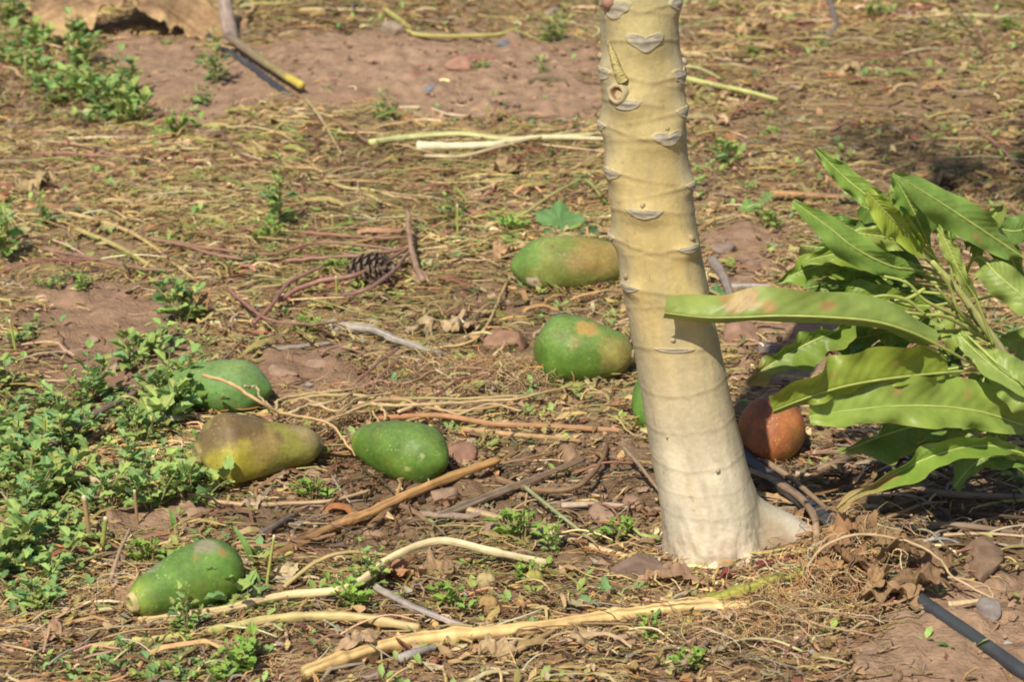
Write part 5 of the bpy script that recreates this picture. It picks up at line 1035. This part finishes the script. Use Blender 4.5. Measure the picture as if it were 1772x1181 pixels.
for k, (hh, sp, ns, nl, ls, cc) in enumerate(((.065, .080, 7, 8, .020, WG), (.100, .060, 6, 10, .021, WG), (.045, .090, 8, 7, .017, WG), (.12, .035, 5, 13, .020, WG), (.045, .035, 6, 5, .017, WB), (.080, .065, 6, 7, .031, WG))):
    V, F, C, SVs = make_foliage(k*13+7, hh, sp, ns, nl, ls, cc)
    fm = mesh_np('foliage', V, F, M_WEED, C)
    sm = []
    for (b, m, t) in SVs: sm.append([tuple(b), tuple(m*.5+(b+t)*.25), tuple(t)])
    vs, fs, cs = [], [], []
    for q in sm:
        c = spline(q, 6); T, B, N = frames(c); o = len(vs)
        for i in range(6):
            for a in range(4): vs.append(c[i]+.0011*(B[i]*math.cos(a*1.571)+N[i]*math.sin(a*1.571))); cs.append((.26, .27, .10) if a % 2 else (.30, .22, .10))
        fs += [tuple(x+o for x in f) for f in grid_faces(6, 4, True)]
    PROTO.append((fm, mesh_np('stems', np.array(vs), np.array(fs), M_STALK, np.array(cs))))
def weed(k, px, py, sc, label, group='low green weeds', lift=0.0, yaw=None, name='weed'):
    o = empty(name, tuple(G(px, py, lift)), random.random()*6.28 if yaw is None else yaw); sc = sc*(1.18 if group == UP else 1); o.scale = (sc, sc, sc*(.85+.3*random.random()))
    tag(o, label, 'weed', group)
    f = link('foliage', PROTO[k][0], o); f['kind'] = 'stuff'
    link('stems', PROTO[k][1], o); return o
UP, LF, LL, FR = 'upper left weed patch', 'weeds around the half-buried papaya', 'lower left weed patch', 'front weeds'
WX = [(1, 318, 712, 1.15, 'tall weed growing over the left part of the half-buried papaya', 'LF'), (0, 352, 715, .8, 'weed between the half-buried and the mottled papaya', 'LF'), (0, 60, 730, 1.1, 'weed above the lower left patch near the dark slanting stick', 'LL'), (1, 110, 790, 1.1, 'weed just behind the pale broken stem', 'LL'), (0, 5, 800, 1.1, 'weed cut by the left edge beside the lower left patch', 'LL'), (1, 50, 895, 1.1, 'tall weed in the thick of the lower left patch', 'LL'),
 (5, 5, 1010, 1.0, 'weed cut by the left edge level with the dusty papaya', 'LL'), (0, 115, 955, .9, 'weed between the thick cut stem and the front weeds', 'LL'), (1, 70, 1075, .8, 'small weed at the foot of the lower left patch', 'LL'), (2, 205, 1150, .6, 'weed in front of the left end of the green-tinged stalk', 'FR'),
 (4, 390, 1180, .9, 'weed cut by the bottom edge left of the thick stalk', 'FR'), (1, 205, 175, 1.0, 'weed at the right side of the upper patch beside bare soil', 'UP'), (0, 85, 155, 1.0, 'weed low in the left half of the upper patch', 'UP'), (5, 60, 90, 1.0, 'weed at the rear of the upper patch', 'UP'), (2, 200, 690, .9, 'low weed between the dark stick and the half-buried papaya', 'LF'), (1, 245, 780, .8, 'upright weed left of the mottled papaya end', 'LF')]
WD = [  # proto, px, py, scale, label, group
 (1, 25, 45, 1.1, 'loose weed at the extreme upper left corner', UP), (2, 95, 65, 1.0, 'thin weed just below the tip of the large dead leaf', UP), (0, 70, 120, 1.1, 'weed at the left side of the upper patch beside a cut stem', UP),
 (1, 130, 125, 1.2, 'tallest weed in the middle of the upper patch', UP), (0, 160, 165, 1.2, 'broad weed in the centre of the upper patch', UP), (5, 115, 185, 1.0, 'weed at the front left of the upper patch', UP),
 (1, 195, 205, 1.1, 'weed in the front of the upper patch beside the bare strip', UP), (5, 228, 215, 1.0, 'rightmost weed of the dense upper patch', UP), (2, 165, 215, .9, 'low weed at the front edge of the upper patch', UP),
 (0, 15, 110, 1.0, 'weed cut by the picture edge left of the upper patch', UP), (2, 272, 240, .7, 'small weed right of the dense upper patch near a cut stem', UP), (4, 318, 238, 1.2, 'small bright weed at the tail of the upper patch', UP),
 (3, 372, 150, .95, 'upright yellowish sprig standing on the bare soil near the pipe', UP), (2, 355, 180, .6, 'flat weed at the foot of the sprig near the pipe', UP),
 (3, 482, 400, 1.15, 'tall upright green sprig left of the pine cone', 'single weeds'), (4, 462, 425, 1.3, 'bright weed at the foot of the tall upright sprig', 'single weeds'), (2, 410, 470, .7, 'low weed left of the purple-red stems', 'single weeds'),
 (1, 8, 450, 1.2, 'weed at the left picture edge level with the pine cone', LF), (3, 75, 400, .7, 'small sprig on the left mat', LF), (2, 30, 590, .9, 'weed at the left edge of the bare patch', LF), (1, 5, 690, 1.1, 'weed at the left edge below the bare patch', LF),
 (2, 100, 500, .6, 'small weed at the far end of the bare patch', LF), (4, 140, 508, 1.0, 'tiny bright weed right of the small one at the far end of the bare patch', LF),
 (1, 315, 565, 1.1, 'feathery weed behind the half-buried papaya', LF), (0, 265, 610, 1.0, 'weed at the left rear of the half-buried papaya', LF), (5, 225, 640, .8, 'weed between the bare patch and the half-buried papaya', LF),
 (1, 285, 700, 1.15, 'weed covering the left end of the half-buried papaya', LF), (0, 330, 705, 1.05, 'weed in front of the half-buried papaya', LF), (5, 300, 745, 1.1, 'bright weed left of the mottled papaya', LF), (0, 262, 735, .9, 'weed beside the left end of the mottled papaya', LF),
 (3, 355, 690, .8, 'upright sprig leaning on the half-buried papaya', LF), (1, 150, 705, 1.0, 'weed right of the dark slanting stick', LF), (2, 165, 745, 1.1, 'weed in front of the dark slanting stick', LF),
 (0, 30, 775, 1.2, 'weed at the top of the lower left patch', LL), (1, 80, 830, 1.2, 'broad weed in the middle of the lower left patch', LL), (0, 25, 860, 1.2, 'weed at the left edge of the lower left patch', LL), (5, 130, 860, 1.0, 'weed beside the pale broken stem', LL),
 (5, 180, 890, .9, 'round weed next to a cut green stem', LL), (0, 75, 920, 1.1, 'weed at the front of the lower left patch', LL), (1, 30, 970, 1.2, 'weed low at the left edge left of the dusty papaya', LL), (0, 90, 1000, 1.0, 'weed front left of the dusty papaya', LL), (2, 45, 1045, 1.0, 'weed at the front end of the lower left patch', LL),
 (0, 300, 850, 1.1, 'weed below the left end of the mottled papaya', LL), (1, 265, 890, 1.0, 'weed in shade between the mottled and the dusty papaya', LL), (5, 335, 880, .9, 'weed just below the mottled papaya', LL), (2, 320, 815, 1.0, 'weed touching the left end of the mottled papaya', LL), (1, 225, 840, .8, 'weed at the bare gap left of the mottled papaya', LL),
 (5, 382, 1058, .85, 'small weed in front of the dusty papaya', FR), (4, 262, 985, 1.1, 'tiny weed behind the dusty papaya', FR), (3, 632, 1035, .75, 'small upright weed between the pale arching stalk and the front', FR), (4, 600, 1055, 1.2, 'bright weed left of the small upright weed at the front', FR),
 (4, 785, 1068, 1.1, 'bright weed just in front of the grey splintered stick', FR), (3, 325, 1110, .7, 'upright weed crossing the green-tinged stalk', FR), (2, 140, 1180, .8, 'weed at the bottom left edge', FR), (2, 330, 1175, .7, 'weed at the bottom edge below the green-tinged stalk', FR),
 (2, 240, 1180, .9, 'low weed between the two bottom left weeds', FR), (4, 430, 1165, 1.3, 'bright weed at the bottom edge left of the thick stalk', FR), (4, 545, 873, 1.0, 'bluish seedling below the mottled papaya', FR), (4, 540, 800, 1.0, 'bright seedling under the narrow end of the mottled papaya', FR),
 (4, 905, 950, 1.4, 'bright leafy seedling right of the squarish brown stone', FR), (3, 960, 965, .5, 'seedling beside the end of the pale arching stalk', FR), (4, 1060, 945, 1.0, 'seedling where the thin green stem ends', FR), (4, 920, 1010, .9, 'seedling by the yellow husk', FR),
 (4, 1120, 1115, .9, 'seedling below the thick stalk near the trunk', FR), (4, 1180, 1165, .9, 'seedling at the bottom below the trunk', FR),
 (3, 668, 215, .7, 'tiny bright weed behind the long pale stalks', 'single weeds'), (3, 785, 395, .75, 'sprig left of the broad vine leaf', 'single weeds'), (4, 880, 410, 1.3, 'bright weed touching the olive papaya', 'single weeds'), (2, 730, 400, .6, 'low weed in the mat left of the vine stem', 'single weeds'),
 (5, 1255, 290, .75, 'weed right of the trunk on the far mat', 'single weeds'), (3, 940, 135, .4, 'tiny seedling on bare soil left of the trunk', 'single weeds'), (4, 830, 125, .8, 'tiny seedling beside the flat reddish stone', 'single weeds'), (1, 955, 75, .8, 'olive weed at the back left of the trunk', 'single weeds'),
 (4, 1335, 400, 1.0, 'weed left of the sapling leaf tips', 'single weeds'), (4, 1265, 470, .7, 'tiny weed right of the trunk by the grey stick', 'single weeds'), (4, 1545, 640, .9, 'weed between the sapling leaves', 'single weeds'), (2, 1570, 780, .8, 'weed under the lower sapling leaves', 'single weeds'), (2, 1755, 835, .9, 'weed at the right edge below the sapling', 'single weeds'),
 (2, 1735, 590, .9, 'weed behind the sapling at the right edge', 'single weeds'), (4, 1520, 35, 1.3, 'weed at the top right on the far mat', 'single weeds'), (2, 1650, 55, .9, 'weed at the upper right corner of the far mat', 'single weeds'), (4, 1300, 105, .9, 'weed on the far mat right of the trunk top', 'single weeds'), (4, 1330, 245, .9, 'weed on the mat above the sapling leaf tip', 'single weeds'),
 (4, 1750, 60, 1.2, 'weed at the extreme upper right corner', 'single weeds'), (4, 520, 580, .8, 'seedling near the thin grey stick', 'single weeds'), (4, 590, 480, 1.1, 'seedling left of the pine cone', 'single weeds'), (4, 545, 575, .7, 'bright round seedling left of the driftwood-like branch', 'single weeds')]
for w in WD: weed(*w)
for w in WX: weed(*w[:5], dict(LL=LL, FR=FR, UP=UP, LF=LF)[w[5]])
# background green in the far litter: sprouts nobody could count
x, y = spots(2600, 3.0, 8.0); z = zone_of(x, y); q = ((z < 3) & (fbm(x*3, y*3, 0, 99, 3) > -.05)) | (rng.random(len(x)) < .12); x, y = x[q], y[q]; n = len(x)
vs, fs, cs = [], [], []
for i in range(n):
    hz0 = float(height(x[i], y[i]))+.006; c = np.array(WG[i % 5])*(.8+.5*rng.random()); 
    for k in range(int(rng.integers(3, 8))):
        a = rng.random()*6.28; L = .007+.013*rng.random()**1.5; e = .3+.6*rng.random(); d = np.array((math.cos(a), math.sin(a), e)); s = np.array((-math.sin(a), math.cos(a), 0)); p = np.array((x[i], y[i], hz0+.006*rng.random()))+d*.004
        b = len(vs); u = np.array((0, 0, L*.12)); vs += [p, p+d*L*.3+s*L*.26+u, p+d*L*.65+s*L*.28+u, p+d*L, p+d*L*.65-s*L*.28+u, p+d*L*.3-s*L*.26+u]; fs += [(b, b+1, b+2, b+3), (b, b+3, b+4, b+5)]; cs += [c]*6
tag(link('sprouts', mesh_np('sprouts', np.array(vs), np.array(fs), M_WEED, np.array(cs))), 'tiny green sprouts dotted through the straw', 'sprouts', kind='stuff')

# cut green stems standing up in the weeds
CS = [(45, 150, 100, 'cut yellow-green stem left of the upper weed patch'), (270, 275, 235, 'cut stem standing right of the upper weed patch'), (175, 958, 895, 'thick cut green stem beside the round weed'), (204, 852, 820, 'cut green stem beside the pale broken stem'),
      (238, 912, 848, 'brown cut stem left of the shaded weed'), (158, 955, 858, 'thin brown cut stem left of the thick green one'), (460, 1020, 925, 'yellow stem standing right of the dusty papaya'), (792, 415, 355, 'cut yellow-green stem beside the sprig left of the vine leaf'),
      (578, 410, 372, 'thin cut stem behind the pine cone'), (583, 525, 478, 'thin cut stem left of the pine cone among red stems'), (30, 620, 555, 'slanting yellow stem at the left edge of the bare patch'), (140, 80, 50, 'pale cut stem under the large dead leaf'), (290, 220, 190, 'pinkish cut stem beside the tail of the upper weed patch'), (845, 205, 180, 'short pale cut stem behind the long pale stalks')]
for i, (px, b, t_, lb) in enumerate(CS):
    p = np.array(G(px, b)); hgt = (b-t_)*mpp(p)/math.cos(PITCH); l = .18*hgt*(random.random()-.5)*2
    S = [tuple(p-np.array((0, 0, .004))), tuple(p+np.array((l*.5, 0, hgt*.5))), tuple(p+np.array((l, 0, hgt)))]
    gcl = (.36, .38, .10) if 'brown' not in lb and 'pink' not in lb else (.34, .22, .12)
    thing_mesh('cut_stem', tube('cut_stem', S, (.0040, .0036, .0036) if 'thick' in lb else (.0026, .0023, .0021), 12, 8, gcl, None, i, .1, .15, pcol=lambda C, t, a: np.where((t > .93)[:, None, None], np.array((.62, .55, .38)), np.broadcast_to(C, (len(t), len(a), 3)))), lb, 'stem', 'cut stems in the weeds')
# grass blades
for i, (a, b, c, d, w, lb) in enumerate(((440, 985, 405, 912, .010, 'broad green grass blade leaning right of the dusty papaya'), (452, 1030, 436, 980, .004, 'thin grass blade below the broad one right of the dusty papaya'), (300, 920, 293, 880, .008, 'dark green grass blade behind the dusty papaya'))):
    p = np.array(G(a, b)); q = PY(c, d, p[1]+.02); m_ = (p+q)/2+np.array((.004, -.01, .008))
    V, F, Pm, cc = blade([p, m_, q], cdir(-1, 0, .4), w*.6, cdir(1, 0, .4), w*.6, 20, 3, wave=.05, prof=.6)
    thing_mesh('grass_tuft', mesh_np('grass_tuft', V, F, M_WEED, np.tile((.17, .30, .07), (len(V), 1))), lb, 'grass')

# ------------------------------------------------------------------ broad vine leaf on its stem, and small leaf at the trunk's right
vl = empty('vine', tuple(G(835, 392))); tag(vl, 'trailing vine with a broad green lobed leaf behind the olive papaya', 'vine')
child('stem', tube('stem', ground_line([(820, 394), (870, 385, .02), (910, 368, .035), (950, 340, .04), (990, 318, .04), (1015, 312, .03), (1045, 345, .012)]), (.0036, .0034, .0028, .002), 40, 8, (.40, .40, .15), None, 8), vl)
def lobed(px, py, R, yaw, tilt, col, parent, seed):
    c = np.array(G(px, py, R*.55)); n = np.array((.12, -.75+tilt, .62)); n /= np.linalg.norm(n); e1 = np.cross((0, 0, 1), n); e1 /= np.linalg.norm(e1); e2 = np.cross(n, e1)
    na, nr = 60, 9; a, k = np.meshgrid(np.linspace(0, 2*np.pi, na, endpoint=False), np.linspace(0, 1, nr))
    out = R*(1+.16*np.cos(5*(a-yaw))+.05*np.cos(17*a)-.5*np.exp(-(((a-yaw-np.pi) % (2*np.pi)-0)/.3)**2))
    r = k*out; hh = R*(.10*np.cos(3*a+1)*k*k+.16*k*k*np.cos(2*a)-.12*k*k)+R*.04*np.cos(5*(a-yaw)*2)*k
    V = c+(r*np.cos(a))[..., None]*e1+(r*np.sin(a))[..., None]*e2+hh[..., None]*n
    vein = np.exp(-((((a-yaw)*5/(2*np.pi)+.5) % 1-.5)/.06)**2)*(k < .92); C = np.array(col)*(1+.12*fbm(V[..., 0]*40, V[..., 1]*40, V[..., 2]*40, seed, 3))[..., None]
    C = C*(1-.3*vein[..., None])+np.array((.25, .36, .16))*.3*vein[..., None]
    return child('leaf', mesh_np('leaf', V.reshape(-1, 3), grid_faces(nr, na, True)[:, ::-1], M_WEED, C.reshape(-1, 3)), parent)
lobed(968, 385, .044, 1.4, 0, (.13, .26, .085), vl, 3); lobed(1008, 315, .022, 2.2, .1, (.2, .3, .1), vl, 4); lobed(885, 418, .024, .8, .1, (.2, .31, .07), vl, 6); lobed(1020, 400, .02, 2, .1, (.06, .13, .05), vl, 9)
sp = empty('broadleaf_seedling', tuple(G(1240, 505))); tag(sp, 'dark green broad leaf peeking out right of the trunk', 'seedling')
lobed(1240, 510, .02, 1.4, 0, (.10, .21, .08), sp, 12)
sp2 = empty('broadleaf_seedling', tuple(G(1305, 365))); tag(sp2, 'two-leaved green seedling left of the sapling leaf tips', 'seedling')
lobed(1300, 362, .024, .6, 0, (.17, .30, .07), sp2, 13); lobed(1330, 345, .02, 2.0, .1, (.20, .30, .10), sp2, 14)

# ------------------------------------------------------------------ small papery husks with round berries
for i, (px, py, r, lb, c) in enumerate(((842, 1012, .0135, 'pale papery round husk under the bent pale stalk', (.46, .36, .18)), (925, 1005, .0125, 'yellow-green round berry right of the pale papery husk', (.34, .31, .09)), (846, 1052, .0135, 'tan round husk in front of the pale papery one', (.38, .25, .11)))):
    p = G(px, py+12); h_ = empty('husk_berry', tuple(p)); tag(h_, lb, 'husk', 'round husks in front of the trunk')
    d = 1+.12*np.abs(np.sin(np.arctan2(SV[:, 1], SV[:, 0])*5/2))+.06*fbm(SV[:, 0]*3, SV[:, 1]*3, SV[:, 2]*3, i, 3)
    v = SV*d[:, None]*r*np.array((1, 1, 1.05)); v[:, 2] += r*1.02
    C = np.array(c)*(1+.35*fbm(SV[:, 0]*2, SV[:, 1]*2, SV[:, 2]*4, i+5, 3))[:, None]
    link('husk', mesh_np('husk', v, SF, M_DRY, C), h_)
    V, F, Pm, cc = blade([(0, 0, r*2), (.004, -.003, r*2.5), (.002, -.006, r*3.1)], (1, 0, 0), r*.5, (-1, 0, .2), r*.5, 12, 4, wave=.3, seed=i)
    link('calyx', mesh_np('calyx', V, F, M_DRY, np.tile((.50, .42, .2), (len(V), 1))), h_)
# dark red petals at the trunk foot
for i, (a, b, L, yw) in enumerate(((1262, 1000, .032, .2), (1325, 985, .034, .3), (1372, 972, .032, .4), (1345, 977, .02, .1))):
    dead_leaf(a, b, L, .008, yw, (.20, .05, .055), ['dark red dried petal by the front knob of the trunk', 'dark red dried petal in front of the root buttress', 'dark red dried petal nearest the curved brown stick', 'small dark red petal between two larger ones'][i], 60+i, .012, .6, .2, name='dried_petal', group='dried petals at the trunk foot')
